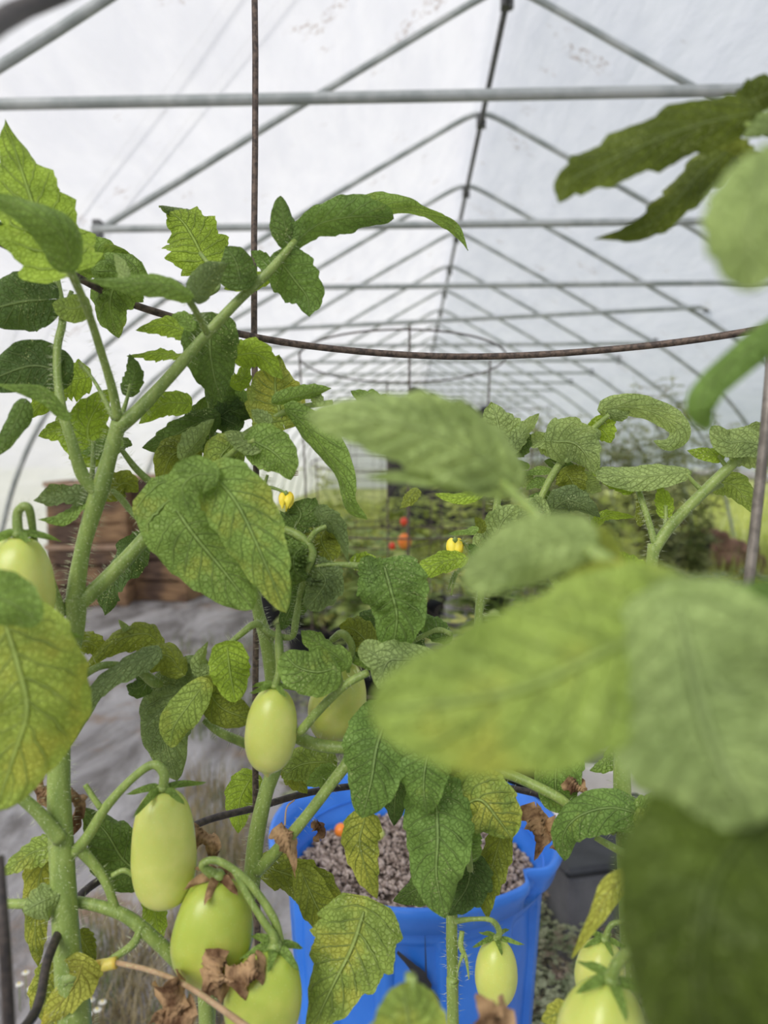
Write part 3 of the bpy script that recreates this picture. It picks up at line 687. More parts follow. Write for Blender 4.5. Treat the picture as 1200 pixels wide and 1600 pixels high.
for (x, y, r_, m, lb) in ((533, 1297, .010, 'orange', 'small orange fallen tomato on the soil of the blue tub'), (591, 1305, .010, 'fruit', 'small yellow fallen tomato on the soil of the blue tub')):
    g = G(x, y, SZ+.015); mb = MB(); mb.lathe([(r_*math.sin(PI*k/12)+.0001, -r_*math.cos(PI*k/12)) for k in range(13)], g, 16)
    tag(recentre(mb.build('fallen_tomato', M[m])), lb, 'tomato', 'fallen tomatoes')

# ------------------------------------------------------------------ near wire cage
cr = empty('tomato_cage', tuple(P(640, 1250, .42).xy)+(0,), 'near rusty wire cage, its big ring curving across the whole view', 'tomato cage')
def wirepx(pts, name, r=.0026, closed=False, m='rust'):
    s = crom([tuple(P(*q)) for q in pts], 12*(len(pts)-1)); mb = MB(); mb.tube(s, [r*(1+.06*noise.noise(Vector(q)*150)) for q in s], 10, closed); return mb.build(name, M[m], cr)
wirepx([(-300, -60, .13), (-90, 65, .155), (40, 12, .20), (190, -50, .25)], 'ring', .0028, m='dark')
wirepx([(-160, 290, .36), (0, 378, .43), (110, 428, .48), (220, 480, .515), (390, 525, .55), (540, 547, .575), (700, 557, .59), (860, 553, .585), (1040, 537, .56), (1200, 512, .52), (1330, 480, .46)], 'ring', .0026)
wirepx([(-60, 1680, .33), (50, 1590, .38), (78, 1490, .42), (125, 1400, .47), (200, 1350, .50), (310, 1287, .535), (400, 1262, .555), (490, 1237, .58), (600, 1224, .60), (700, 1222, .61), (800, 1232, .61), (900, 1258, .60), (1010, 1300, .57), (1110, 1370, .52)], 'ring', .0026, m='dark')
def rod(x0, y0, x1, y1, d, r, m='rust', lean=0):
    a, b = P(x0, y0, d), P(x1, y1, d+lean); T = (b-a)/((b-a).z if abs((b-a).z) > 1e-6 else 1); base = a+T*(0-a.z)
    mb = MB(); n = 20; mb.tube([b.lerp(base, k/n)+Vector((.0008*math.sin(k*1.3), 0, 0)) for k in range(n+1)], r, 10); return mb.build('upright', M[m], cr)
rod(401, 1400, 397, -60, .553, .0023)
rod(1172, 890, 1209, 520, .40, .0028, 'galvd')
rod(12, 1600, -3, 1340, .30, .0024, 'dark')

# ------------------------------------------------------------------ near plants
def plant(name, x, y, d, label, base=None):
    p = P(x, y, d); return empty('tomato_plant', (p.x, p.y, 0), label, 'tomato plant', 'tomato plants close to the camera')
def to_ground(pl, x, y, d, r):
    a = P(x, y, d); mb = MB(); rr = r*d/F
    q = crom([tuple(a+Vector((0, 0, .03))), tuple(a), (a.x+.012, a.y-.004, a.z*.5), (a.x+.004, a.y, 0)], 20); mb.tube(q, rr, 10); return mb.build('lower_stem', M['stem'], pl)
A = plant('a', 112, 1620, .44, 'large hairy tomato plant filling the left side, forked at mid height')
to_ground(A, 118, 1600, .44, 24)
D = .45
stalk(A, [(118, 1620, .44, 24), (106, 1500, .44, 21), (97, 1350, .445, 19), (92, 1200, .45, 17), (104, 1060, .45, 13), (118, 985, .45, 13.5), (118, 935, .45, 17)], hair=520, seg=16)
stalk(A, [(116, 950, .45, 15), (121, 905, .45, 13), (131, 850, .45, 12), (148, 790, .45, 13.5), (158, 760, .45, 14), (172, 710, .45, 11.5), (186, 660, .45, 12)], 'branch', hair=420, seg=14)
stalk(A, [(118, 945, .45, 15), (150, 920, .455, 12.5), (205, 865, .46, 12), (255, 808, .465, 10.5), (300, 762, .475, 10), (345, 722, .485, 8)], 'branch', hair=260, seg=14)
stalk(A, [(150, 772, .448, 8), (128, 740, .445, 10.5), (112, 690, .44, 8.5), (98, 645, .44, 8), (90, 590, .445, 6.5), (90, 540, .45, 6.5), (98, 495, .455, 6), (88, 430, .46, 5)], 'branch', hair=260)
stalk(A, [(184, 668, .45, 12), (215, 642, .45, 11), (262, 592, .45, 9.5), (318, 528, .45, 8.5), (372, 470, .452, 7.5), (420, 425, .455, 7), (460, 378, .46, 5.5)], 'branch', hair=200, seg=12)
stalk(A, [(184, 655, .448, 8), (176, 610, .44, 7), (158, 550, .425, 6.5), (135, 480, .40, 6.5), (103, 408, .375, 7)], 'branch', hair=120)
stalk(A, [(178, 655, .452, 4), (160, 618, .455, 3.4), (145, 592, .46, 2.6), (124, 566, .462, 2.2)], 'side_shoot', hair=60)
stalk(A, [(190, 650, .455, 5), (198, 625, .458, 3), (204, 600, .46, 2.5)], 'side_shoot', hair=30)
stalk(A, [(142, 765, .455, 5), (145, 725, .46, 4), (146, 690, .465, 3.5)], 'side_shoot', hair=50)
stalk(A, [(98, 960, .448, 8), (84, 918, .44, 6), (72, 880, .43, 5)], 'side_shoot', hair=80)
stalk(A, [(238, 832, .463, 4), (210, 805, .466, 4.5), (190, 780, .47, 5.5), (175, 765, .47, 4)], 'side_shoot', hair=40)
stalk(A, [(188, 700, .46, 4), (215, 735, .47, 5.5), (250, 765, .475, 6), (300, 800, .465, 5)], 'side_shoot', hair=60)
stalk(A, [(112, 455, .455, 3.5), (95, 500, .452, 4)], 'side_shoot')
# petioles on the upper arm
st = lambda *p, **k: stalk(A, list(p), 'leaf_stalk', **k)
l1 = st((323, 520, .448, 5.5), (308, 490, .43, 5.5), (292, 464, .405, 6), hair=30)
leaf(l1, [(298, 462, .40), (255, 445, .385), (200, 442, .375), (130, 436, .37)], 36, 'l', .1, tilt=25, cup=.5, name='leaflet', serr=.1)
leaf(l1, [(305, 462, .41), (328, 432, .415), (355, 412, .42)], 44, 's', .05, tilt=20, name='leaflet', serr=.05)
leaf(l1, [(200, 445, .40), (190, 415, .41), (178, 395, .415)], 20, 'pp', .0, tilt=10, name='leaflet')
l2 = st((384, 456, .452, 4), (377, 440, .445, 4), (372, 425, .44, 4))
leaf(l2, [(376, 440, .44), (368, 408, .438), (352, 385, .44)], 66, 'd', .05, tilt=10, name='leaflet', serr=.06, cup=.5)
l3 = st((300, 470, .47, 4), (340, 450, .48, 4), (330, 420, .49, 3), (313, 396, .50, 3.5))
leaf(l3, [(316, 400, .50), (302, 372, .505), (284, 345, .51), (262, 330, .515)], 96, 'b', .18, tilt=8, serr=.32, cup=.25, name='leaflet', neck=.3)
leaf(l3, [(300, 330, .515), (270, 325, .52), (250, 322, .50)], 18, 's', .0, tilt=50, cup=.9, name='leaflet')
leaf(l3, [(420, 432, .48), (385, 442, .48), (350, 452, .48)], 26, 'b', .3, tilt=20, name='leaflet')
leaf(l3, [(425, 424, .47), (408, 404, .47), (392, 392, .47)], 26, 'g', .0, name='leaflet')
# long leaf at the branch's end
l4 = st((418, 425, .455, 6), (440, 400, .458, 5.5), (462, 376, .46, 5))
leaf(l4, [(455, 384, .46), (445, 350, .455), (438, 306, .455)], 42, 'd', .1, tilt=15, name='leaflet', serr=.05, tip=.6, cup=.5)
leaf(l4, [(458, 382, .46), (500, 350, .458), (560, 338, .462), (615, 342, .475)], 52, 'g', .15, tilt=22, cup=.45, name='leaflet', serr=.12, tip=.38, wave=.2)
leaf(l4, [(540, 330, .478), (600, 326, .478), (655, 332, .485), (700, 352, .495), (731, 392, .50)], 28, 'l', .35, tilt=42, cup=.5, name='leaflet', wave=.25, tip=.8, neck=.3, twist=30)
leaf(l4, [(438, 408, .46), (462, 440, .465), (480, 465, .468), (484, 495, .468)], 74, 'g', .1, tilt=5, name='leaflet', neck=.3, serr=.14, side=1.1)
# around the arm
leaf(A, [(330, 505, .46), (328, 545, .462), (335, 590, .465), (348, 630, .47)], 88, 'd', .05, tilt=4, neck=.28, serr=.07, cord=.4)
leaf(A, [(298, 522, .47), (258, 508, .475), (212, 516, .48)], 34, 'b', .1, tilt=20)
leaf(A, [(300, 512, .45), (285, 495, .45), (268, 492, .45)], 24, 'l', .1, tilt=20)
leaf(A, [(280, 556, .48), (245, 552, .485), (198, 556, .49)], 17, 'b', .1, tilt=50, serr=.4)
leaf(A, [(200, 614, .462), (210, 584, .464), (202, 553, .465)], 32, 'd', .05, cup=.5)
leaf(A, [(293, 630, .48), (255, 632, .485), (217, 662, .49)], 40, 'b', .05, tilt=12, serr=.1)
leaf(A, [(330, 600, .50), (360, 640, .5), (395, 650, .5)], 48, 'd', .05, tilt=10)
leaf(A, [(207, 420, .49), (182, 440, .49), (172, 480, .50), (185, 528, .505)], 82, 'l', .2, tilt=18, puck=.12, serr=.2)
leaf(A, [(130, 420, .50), (155, 400, .50), (205, 398, .505)], 60, 'l', .15, tilt=20, puck=.1)
leaf(A, [(135, 478, .44), (112, 482, .445), (82, 474, .45)], 44, 'y', .1, tilt=5, serr=.04, tip=.5)
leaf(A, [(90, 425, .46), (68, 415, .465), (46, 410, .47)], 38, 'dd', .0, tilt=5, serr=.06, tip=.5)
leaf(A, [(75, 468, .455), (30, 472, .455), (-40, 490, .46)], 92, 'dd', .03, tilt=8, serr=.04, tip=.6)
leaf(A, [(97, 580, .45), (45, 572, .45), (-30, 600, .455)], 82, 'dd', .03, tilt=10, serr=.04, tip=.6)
leaf(A, [(100, 412, .385), (62, 345, .40), (35, 270, .415), (8, 186, .43)], 128, 'b', .28, tilt=10, serr=.3, neck=.35, tip=.95)
leaf(A, [(112, 412, .355), (95, 365, .345), (45, 330, .335), (-40, 300, .325)], 68, 'l', .05, tilt=20, serr=.04, cup=.5, neck=.3)
leaf(A, [(40, 372, .40), (20, 365, .42), (-20, 345, .42)], 32, 'dd', .0)
leaf(A, [(108, 650, .405), (65, 612, .395), (-10, 600, .385)], 26, 'l', .1, tilt=35, cup=.5, serr=.04)
leaf(A, [(38, 630, .42), (20, 668, .42), (-8, 715, .42)], 34, 'd', .0, tilt=25, serr=.05)
leaf(A, [(130, 590, .49), (90, 600, .49), (44, 655, .49)], 64, 'b', .12, tilt=10, serr=.3)
leaf(A, [(128, 660, .48), (95, 670, .485), (60, 682, .485)], 44, 'b', .1, tilt=10, serr=.2)
leaf(A, [(146, 715, .475), (138, 665, .475), (168, 608, .48)], 78, 'b', .12, tilt=10, serr=.16)
leaf(A, [(185, 690, .475), (160, 700, .475), (125, 708, .47)], 34, 'l', .1, tilt=30, puck=.1)
leaf(A, [(185, 695, .49), (195, 692, .49), (207, 695, .49)], 20, 'd', .0)
leaf(A, [(132, 775, .45), (95, 775, .445), (52, 782, .44)], 36, 's', .05, tilt=25, wave=.3, cup=-.3)
leaf(A, [(130, 778, .45), (105, 805, .445), (60, 812, .44)], 20, 'l', .1, tilt=50)
leaf(A, [(166, 772, .47), (195, 755, .475), (216, 768, .48)], 44, 'o', .15, tilt=10)
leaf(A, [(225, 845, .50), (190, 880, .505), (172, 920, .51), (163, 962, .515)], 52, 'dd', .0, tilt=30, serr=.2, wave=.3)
# leaves right of the fork
leaf(A, [(335, 652, .495), (295, 668, .495), (255, 690, .495), (222, 700, .495)], 48, 'd', .05, tilt=15)
leaf(A, [(305, 705, .49), (268, 712, .49), (250, 762, .49)], 58, 'o', .1, tilt=5, serr=.08, side=1.2)
leaf(A, [(288, 715, .48), (312, 685, .48), (335, 655, .485)], 34, 'p', .05, tilt=30, cup=.6)
leaf(A, [(372, 665, .50), (350, 655, .50), (320, 640, .50)], 40, 'dd', .0, tilt=10)
leaf(A, [(360, 695, .475), (345, 720, .475), (378, 765, .475)], 66, 'y', .35, tilt=10, serr=.06, cup=.5)
leaf(A, [(335, 742, .398), (305, 742, .396), (285, 765, .396), (300, 808, .398)], 62, 'l', .25, tilt=10, serr=.06, cord=.3, tip=.6, label='rounded lower lobe of the big leaf')
leaf(A, [(332, 740, .404), (372, 790, .402), (410, 870, .402), (447, 958, .406)], 108, 'l', .38, tilt=8, serr=.10, neck=.35, cord=.3, tip=.7, seed=5)
leaf(A, [(278, 800, .422), (305, 838, .42), (348, 890, .42), (396, 952, .422)], 140, 'l', .30, tilt=6, serr=.05, neck=.22, cord=1.0, tip=.6, seed=8, side=.8)
l5 = st((345, 722, .475, 5), (372, 700, .468, 4.5), (398, 688, .46, 4))
leaf(l5, [(398, 690, .46), (425, 705, .458), (445, 725, .458), (455, 750, .46)], 72, 'l', .1, tilt=8, neck=.28, cord=.5, serr=.07, name='leaflet')
leaf(l5, [(405, 698, .46), (378, 688, .462), (350, 675, .465)], 36, 'p', .05, tilt=10, serr=.05, name='leaflet')
leaf(A, [(450, 640, .475), (490, 680, .475), (530, 740, .48), (545, 790, .485), (574, 812, .49)], 40, 'l', .15, tilt=38, cup=.5, serr=.08, neck=.35, wave=.2)
leaf(A, [(440, 652, .49), (432, 620, .492), (430, 590, .495), (436, 556, .50)], 96, 'y', .55, tilt=8, serr=.1, neck=.3, puck=.08)
leaf(A, [(370, 555, .485), (405, 555, .485), (442, 592, .485)], 46, 'b', .25, tilt=10)
leaf(A, [(365, 600, .495), (380, 590, .495), (385, 560, .5)], 30, 'b', .1)
leaf(A, [(430, 628, .48), (480, 616, .48), (518, 607, .485)], 26, 'l', .15, tilt=30, cup=.6)
leaf(A, [(500, 630, .485), (492, 618, .485), (485, 612, .485)], 20, 'p', .0)
leaf(A, [(600, 660, .50), (585, 630, .50), (548, 611, .50)], 44, 'l', .15, tilt=10, serr=.25)
leaf(A, [(345, 650, .50), (365, 640, .5), (398, 652, .5)], 42, 'dd', .0)
leaf(A, [(420, 660, .47), (405, 650, .47), (392, 640, .47)], 26, 'p', .05)
leaf(A, [(385, 640, .51), (350, 610, .51), (330, 600, .51)], 50, 'g', .1, tilt=10)
leaf(A, [(330, 700, .51), (310, 660, .51), (320, 620, .51)], 44, 'd', .05)
stalk(A, [(335, 735, .49, 9), (360, 700, .50, 8), (400, 670, .495, 7), (455, 640, .49, 5), (520, 628, .49, 4)], 'branch', hair=60)
stalk(A, [(333, 740, .505, 6), (332, 680, .51, 5), (328, 620, .51, 5)], 'branch', hair=60)
# lower left
leaf(A, [(5, 965, .33), (28, 1040, .325), (42, 1110, .325), (22, 1180, .33), (-5, 1262, .335)], 186, 'by', .47, tilt=10, serr=.08, neck=.32, tip=.6, cord=.3, seed=21)
leaf(A, [(20, 975, .345), (70, 985, .35), (140, 999, .355)], 36, 'l', .2, tilt=30, tip=1.2, serr=0)
leaf(A, [(-70, 925, .30), (0, 935, .30), (64, 972, .305)], 84, 'l', .1, tilt=15, serr=.06, tip=.5)
lower = st((112, 1068, .455, 6), (160, 1040, .47, 6), (210, 1045, .48, 6), (240, 1065, .485, 9), (252, 1070, .49, 5), hair=60)
leaf(lower, [(250, 1005, .485), (225, 990, .48), (175, 1005, .475), (128, 1050, .47)], 44, 'o', .15, tilt=20, cup=.5, name='leaflet')
leaf(lower, [(128, 1000, .47), (150, 1010, .475), (165, 1030, .48)], 36, 'o', .1, name='leaflet')
leaf(lower, [(282, 1048, .48), (262, 1025, .478), (225, 1028, .47), (205, 1048, .465)], 50, 'o', .1, tilt=15, cup=.6, name='leaflet')
leaf(lower, [(245, 1018, .465), (200, 1040, .46), (145, 1085, .455), (108, 1170, .455)], 38, 's', .0, tilt=25, cup=.4, name='leaflet', neck=.3)
leaf(lower, [(235, 1060, .49), (215, 1075, .49), (197, 1072, .49)], 36, 'dd', .0, name='leaflet')
leaf(lower, [(207, 992, .48), (195, 980, .48), (185, 968, .48)], 12, 'p', .0, name='leaflet', serr=0)
# cluster in front of the rod
B = plant('b', 325, 1640, .47, 'middle tomato plant behind the thin upright wire, bearing the paired pale tomatoes')
to_ground(B, 323, 1600, .47, 12)
stalk(B, [(323, 1620, .47, 12), (330, 1550, .48, 12), (360, 1450, .485, 12), (390, 1390, .49, 14), (400, 1310, .49, 13), (415, 1240, .49, 12), (432, 1185, .495, 12), (430, 1100, .51, 12), (418, 1010, .51, 11), (402, 950, .51, 9), (395, 890, .51, 8), (385, 800, .51, 7), (340, 735, .50, 6)], hair=360, seg=14, n=60)
stalk(B, [(400, 1362, .489, 11), (430, 1332, .487, 10), (475, 1280, .485, 9), (515, 1228, .487, 9), (545, 1185, .49, 9), (550, 1140, .5, 7)], 'branch', hair=130, seg=12)
stalk(B, [(440, 1140, .50, 9), (490, 1162, .49, 10), (545, 1168, .485, 9), (600, 1160, .48, 5)], 'branch', hair=70, seg=12)
stalk(B, [(468, 1145, .47, 7.5), (500, 1108, .465, 7), (540, 1070, .46, 6.5), (576, 1050, .46, 6)], 'branch', hair=50, seg=12)
stalk(B, [(535, 1075, .46, 4), (530, 1055, .458, 4), (520, 1042, .455, 3)], 'side_shoot')
stalk(B, [(430, 1180, .505, 9), (385, 1162, .51, 8), (345, 1145, .51, 7), (318, 1125, .51, 5)], 'branch', hair=60)
cl = stalk(B, [(425, 1000, .49, 5), (402, 975, .48, 6), (375, 992, .478, 5), (356, 1008, .475, 4)], 'leaf_stalk', hair=50)
leaf(cl, [(318, 1058, .49), (272, 1090, .49), (258, 1145, .49), (276, 1222, .495)], 96, 's', .03, tilt=10, serr=.08, puck=.12, name='leaflet', neck=.28, tip=.6)
leaf(cl, [(318, 1070, .465), (292, 1105, .462), (272, 1135, .462), (266, 1168, .465)], 56, 'y', .45, tilt=6, serr=.04, name='leaflet', tip=.55)
leaf(cl, [(355, 1012, .462), (358, 1040, .46), (362, 1065, .46), (368, 1096, .462)], 64, 'b', .08, tilt=4, serr=.08, name='leaflet', tip=.5, neck=.3, cord=.35)
leaf(cl, [(320, 1068, .475), (345, 1105, .475), (392, 1125, .478)], 56, 'o', .08, tilt=10, serr=.04, name='leaflet', tip=.45)
leaf(cl, [(330, 1050, .485), (312, 1038, .485), (325, 1002, .485)], 26, 'p', .05, tilt=20, cup=.6, name='leaflet')
leaf(cl, [(345, 1090, .49), (325, 1070, .49), (310, 1055, .49)], 44, 's', .05, name='leaflet')
leaf(B, [(392, 1215, .60), (375, 1250, .60), (372, 1302, .60)], 56, 'b', .1, tilt=10, serr=.12)
tr = stalk(B, [(400, 972, .485, 6), (425, 990, .48, 5.5), (455, 995, .48, 5), (462, 970, .48, 6), (468, 930, .485, 4)], 'truss', hair=140)
leaf(B, [(520, 1045, .455), (495, 1050, .45), (465, 1042, .45), (442, 1020, .455)], 74, 'l', .22, tilt=8, serr=.06, puck=.1, neck=.28, cord=.4, tip=.45)
leaf(B, [(540, 1035, .47), (505, 1010, .47), (470, 985, .47)], 44, 'l', .15, tilt=20, wave=.3, cup=.5)
leaf(B, [(600, 885, .46), (610, 920, .452), (620, 965, .455), (612, 1022, .465)], 112, 'g', .15, tilt=12, serr=.08, puck=.12, neck=.25, cord=.3, tip=.6, m='leafs')
leaf(B, [(592, 915, .46), (580, 890, .462), (572, 868, .465)], 40, 'g', .1, tilt=10, m='leafs', tip=.5)
leaf(B, [(672, 1030, .455), (630, 1030, .45), (605, 1035, .448), (590, 1076, .45)], 62, 'pp', .05, tilt=10, serr=.05, tip=.5)
leaf(B, [(625, 1045, .45), (590, 1025, .45), (562, 1008, .452)], 44, 'pp', .05, tilt=5, serr=.03, tip=.4)
leaf(B, [(580, 1010, .50), (555, 985, .50), (530, 978, .50)], 50, 'o', .05)
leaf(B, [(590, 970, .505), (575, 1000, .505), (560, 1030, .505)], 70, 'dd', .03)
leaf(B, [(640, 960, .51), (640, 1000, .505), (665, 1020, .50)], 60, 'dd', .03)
leaf(B, [(700, 995, .49), (672, 975, .49), (640, 960, .49)], 36, 'g', .1, tilt=25)
stalk(B, [(640, 1005, .49, 3), (680, 985, .49, 5), (705, 990, .49, 4)], 'leaf_stalk', hair=40)
leaf(B, [(600, 1130, .46), (588, 1170, .448), (580, 1220, .445), (566, 1278, .45)], 112, 'g', .16, tilt=5, serr=.07, neck=.22, cord=.8, tip=.55, seed=33)
leaf(B, [(672, 1165, .45), (664, 1200, .445), (662, 1235, .445), (668, 1272, .45)], 80, 'g', .14, tilt=4, serr=.06, neck=.24, tip=.55, cord=.8)
# curled cluster upper middle
cc = stalk(B, [(400, 800, .49, 5), (435, 822, .478, 6), (468, 838, .472, 7), (488, 862, .47, 7), (480, 890, .47, 6), (468, 930, .48, 5)], 'leaf_stalk', hair=90, seg=12)
leaf(cc, [(478, 850, .468), (460, 868, .462), (462, 893, .462), (482, 905, .468)], 56, 'l', .15, tilt=10, puck=.3, cup=.9, wave=.3, name='leaflet', tip=.45)
leaf(cc, [(445, 845, .475), (448, 880, .475), (455, 920, .475)], 40, 'l', .1, tilt=30, puck=.2, name='leaflet')
leaf(cc, [(490, 885, .47), (508, 905, .465), (500, 925, .465), (478, 952, .468)], 60, 's', .02, tilt=10, puck=.15, name='leaflet', m='leafs', tip=.5)
leaf(cc, [(500, 895, .485), (460, 940, .485), (440, 985, .485)], 50, 'dd', .02, tilt=10, name='leaflet')
leaf(cc, [(455, 832, .475), (470, 805, .475), (460, 785, .478)], 70, 'd', .08, name='leaflet', tip=.4)
c2 = stalk(B, [(482, 848, .47, 5), (492, 832, .468, 5), (510, 822, .468, 4)], 'leaf_stalk', hair=20)
leaf(c2, [(496, 800, .468), (512, 812, .465), (530, 835, .468), (545, 878, .47)], 34, 's', .05, tilt=30, name='leaflet')
leaf(c2, [(510, 825, .474), (502, 845, .476), (520, 878, .478)], 58, 'o', .1, name='leaflet', serr=.05, tip=.4)
leaf(c2, [(505, 825, .48), (490, 850, .482), (492, 872, .482)], 34, 'o', .05, name='leaflet')
c3 = stalk(B, [(492, 885, .47, 3), (520, 882, .468, 4), (558, 884, .468, 5), (590, 888, .466, 3)], 'leaf_stalk', hair=50)
leaf(c3, [(552, 880, .49), (575, 878, .49), (592, 895, .49)], 30, 'b', .1, name='leaflet')
leaf(B, [(725, 872, .50), (690, 878, .495), (650, 895, .492), (622, 905, .49)], 34, 'b', .05, tilt=15, serr=.16)
# small flowers
def flower(parent, x, y, d, tip_dx=0, s=1.0, ped=None):
    c = P(x, y, d); R = .0075*s
    if ped: stalk(parent, ped, 'flower_stalk', hair=40)
    cup_ = MB(); cup_.lathe([(.0006, R*.7), (.0018*s, R*.45), (.0012*s, R*.2)], c, 10); f0 = cup_.build('flower', M['stem'], parent)
    for k in range(5):
        a = 2*PI*k/5+.3; dr = Vector((math.cos(a), math.sin(a), 0))
        q = [c+Vector((0, 0, R*.4)), c+dr*R*.35+Vector((0, 0, R*.1)), c+dr*R*.45-Vector((0, 0, R*.5)), c+dr*R*(.25+.3*(k % 2))-Vector((0, 0, R*1.05))]
        leaf(f0, [tuple(v) for v in q], 0, 'yy', 0, world=True, W=R*.40, serr=0, cord=0, tip=1.2, wave=.1, cup=.4, ny=10, nx=4, name='petal', m='petal', seed=k)
    mb = MB(); mb.tube([c, c-Vector((0, 0, R*1.25))], [.0012*s, .0005], 8); mb.build('stamen', M['petal'], f0)
    return f0
flower(B, 447, 778, .47, s=.9, ped=[(409, 775, .475, 3), (418, 762, .475, 3), (432, 764, .473, 2.5), (446, 770, .47, 2)])
stalk(B, [(404, 800, .48, 4), (410, 770, .475, 3.5), (418, 742, .475, 2.5)], 'side_shoot', hair=160, hl=.0028)
for k in range(7):
    stalk(B, [(452, 740+k*2, .47, 1), (466, 742+k*3-6, .468, .7)], 'bud_hair', 'twig') if k < 3 else None
# fruit stalks and fruit
fruit('pale plum tomato left of the pair, hanging before the thin upright wire', (430, 1072, .47), (418, 1206, .47), 82, 'fruit', .02, .12, .22, [(434, 975, .48, 3), (436, 1010, .475, 7), (437, 1045, .472, 6)], p=2.35, rot=.4, sepl=1.1)
fruit('pale plum tomato right of the pair, partly behind a crossing stalk', (545, 1030, .505), (512, 1158, .51), 92, 'fruit', .03, .3, 0, [(518, 1000, .50, 5), (535, 990, .495, 6.5), (550, 1010, .50, 6)], p=2.2)
fruit('long pale plum tomato with straight sides at lower left', (254, 1232, .445), (258, 1412, .45), 100, 'fruit', .08, .2, 0, [(108, 1338, .447, 9), (135, 1310, .445, 8.5), (165, 1262, .445, 7.5), (205, 1218, .445, 6.5), (238, 1195, .445, 7), (256, 1208, .445, 8)], p=3.1, sepl=1.2, rot=.2)
fruit('bright green plum tomato below the long pale one, its top in a dark calyx', (340, 1368, .435), (322, 1532, .44), 128, 'fruitg', .08, .25, 0, [(440, 1475, .43, 6), (425, 1430, .43, 6.5), (385, 1375, .43, 6), (340, 1345, .43, 6), (316, 1352, .43, 6)], p=2.4, sepl=.8, sep=6, sepm='dry')
fruit('broad green plum tomato at the bottom with a spreading dry calyx', (430, 1478, .425), (398, 1625, .43), 122, 'fruitg', .07, .25, 0, [(368, 1362, .43, 6), (390, 1405, .428, 5.5), (412, 1440, .426, 6), (427, 1462, .425, 7)], p=2.3, sepl=.85, sep=6, rot=.5)
fruit('small pale plum tomato hanging alone before the blue tub', (776, 1466, .49), (774, 1572, .49), 68, 'fruit', .03, .15, .05, [(708, 1440, .485, 5), (740, 1436, .485, 3.5), (768, 1438, .485, 4), (780, 1455, .487, 5)], p=2.2, sepl=1.25)
fruit('blurred big plum tomato at the bottom right under the dark leaves', (955, 1530, .33), (925, 1700, .335), 140, 'fruit', .06, .3, 0, [(1060, 1580, .325, 9), (1040, 1520, .325, 10), (990, 1490, .325, 10), (965, 1505, .328, 9)], p=2.2, sepl=1.0)
fruit('green plum tomato behind the blurred one at bottom right', (945, 1468, .42), (930, 1570, .42), 78, 'fruit', .05, .2, 0, [(975, 1440, .42, 4), (955, 1445, .42, 4)], p=2.3)
fruit('pale yellow plum tomato cut by the left edge of the view', (28, 835, .40), (30, 995, .405), 108, 'fruit', .05, .22, 0, [(70, 900, .42, 4), (55, 850, .41, 5), (45, 795, .40, 7), (28, 800, .40, 7)], p=2.6, sepl=1.0, rot=.9)
# lower left stems and leaves
stalk(A, [(30, 1243, .43, 9), (62, 1272, .435, 10), (95, 1312, .44, 12)], 'branch', hair=40)
stalk(A, [(-10, 1412, .46, 7), (60, 1412, .455, 8), (125, 1410, .45, 9), (190, 1428, .45, 10), (235, 1462, .45, 11), (290, 1515, .455, 11), (330, 1560, .465, 9)], 'branch', hair=150, seg=12)
stalk(A, [(118, 1320, .447, 9), (150, 1355, .45, 8), (168, 1385, .45, 7), (182, 1425, .45, 7)], 'branch', hair=60)
stalk(A, [(157, 1262, .445, 5), (145, 1245, .445, 4.5), (133, 1226, .445, 4)], 'side_shoot', hair=20)
stalk(A, [(222, 1445, .448, 6), (208, 1475, .446, 6.5), (172, 1500, .445, 5)], 'side_shoot', hair=40)
b = stalk(A, [(120, 1520, .44, 12), (145, 1512, .438, 10), (182, 1504, .437, 9)], 'side_shoot', 'stemy'); b['label'] = 'yellowed stub of a stalk'
b = stalk(A, [(182, 1504, .437, 4), (240, 1518, .42, 4), (300, 1545, .40, 4), (400, 1615, .37, 6)], 'dry_twig', 'twig'); b['label'] = 'dry brown twig'
stalk(A, [(175, 1368, .45, 4), (195, 1360, .45, 4), (215, 1375, .45, 3)], 'side_shoot')
leaf(A, [(218, 1365, .47), (190, 1340, .47), (165, 1300, .47), (128, 1262, .475)], 84, 'd', .12, tilt=15, serr=.12)
leaf(A, [(238, 1400, .475), (225, 1370, .475), (200, 1350, .475)], 40, 'd', .1)
leaf(A, [(80, 1320, .46), (45, 1335, .455), (0, 1368, .45)], 44, 'y', .3, tilt=25)
leaf(A, [(80, 1335, .465), (62, 1370, .465), (55, 1450, .465), (60, 1510, .465)], 50, 'o', .5, tilt=15, serr=.2)
leaf(A, [(88, 1400, .435), (65, 1408, .43), (36, 1425, .43)], 58, 'p', .15, tilt=10, cup=.9, tip=.4)
leaf(A, [(130, 1505, .43), (112, 1545, .43), (62, 1605, .43)], 62, 'yy', .8, tilt=15, wave=.2, label='yellow withering leaf')
leaf(A, [(80, 1510, .45), (70, 1560, .45), (90, 1620, .45)], 50, 'o', .6, tilt=15, wave=.2)
leaf(A, [(125, 1460, .46), (135, 1480, .46), (150, 1500, .46)], 34, 'o', .1)
leaf(A, [(235, 1400, .48), (245, 1440, .48), (250, 1475, .48)], 36, 'b', .1)
dry(A, [(66, 1205, .46), (62, 1235, .455), (72, 1262, .46)], 30)
dry(A, [(105, 1230, .462), (122, 1255, .46), (115, 1305, .465)], 30)
dry(A, [(300, 1290, .47), (325, 1315, .465), (335, 1345, .47)], 40)
dry(A, [(350, 1500, .41), (335, 1530, .405), (345, 1570, .41)], 60)
dry(A, [(360, 1510, .41), (395, 1520, .405), (410, 1540, .41)], 44)
dry(A, [(275, 1535, .40), (270, 1575, .40), (285, 1610, .40)], 50)
dry(A, [(300, 1590, .40), (270, 1600, .40), (250, 1615, .40)], 40)
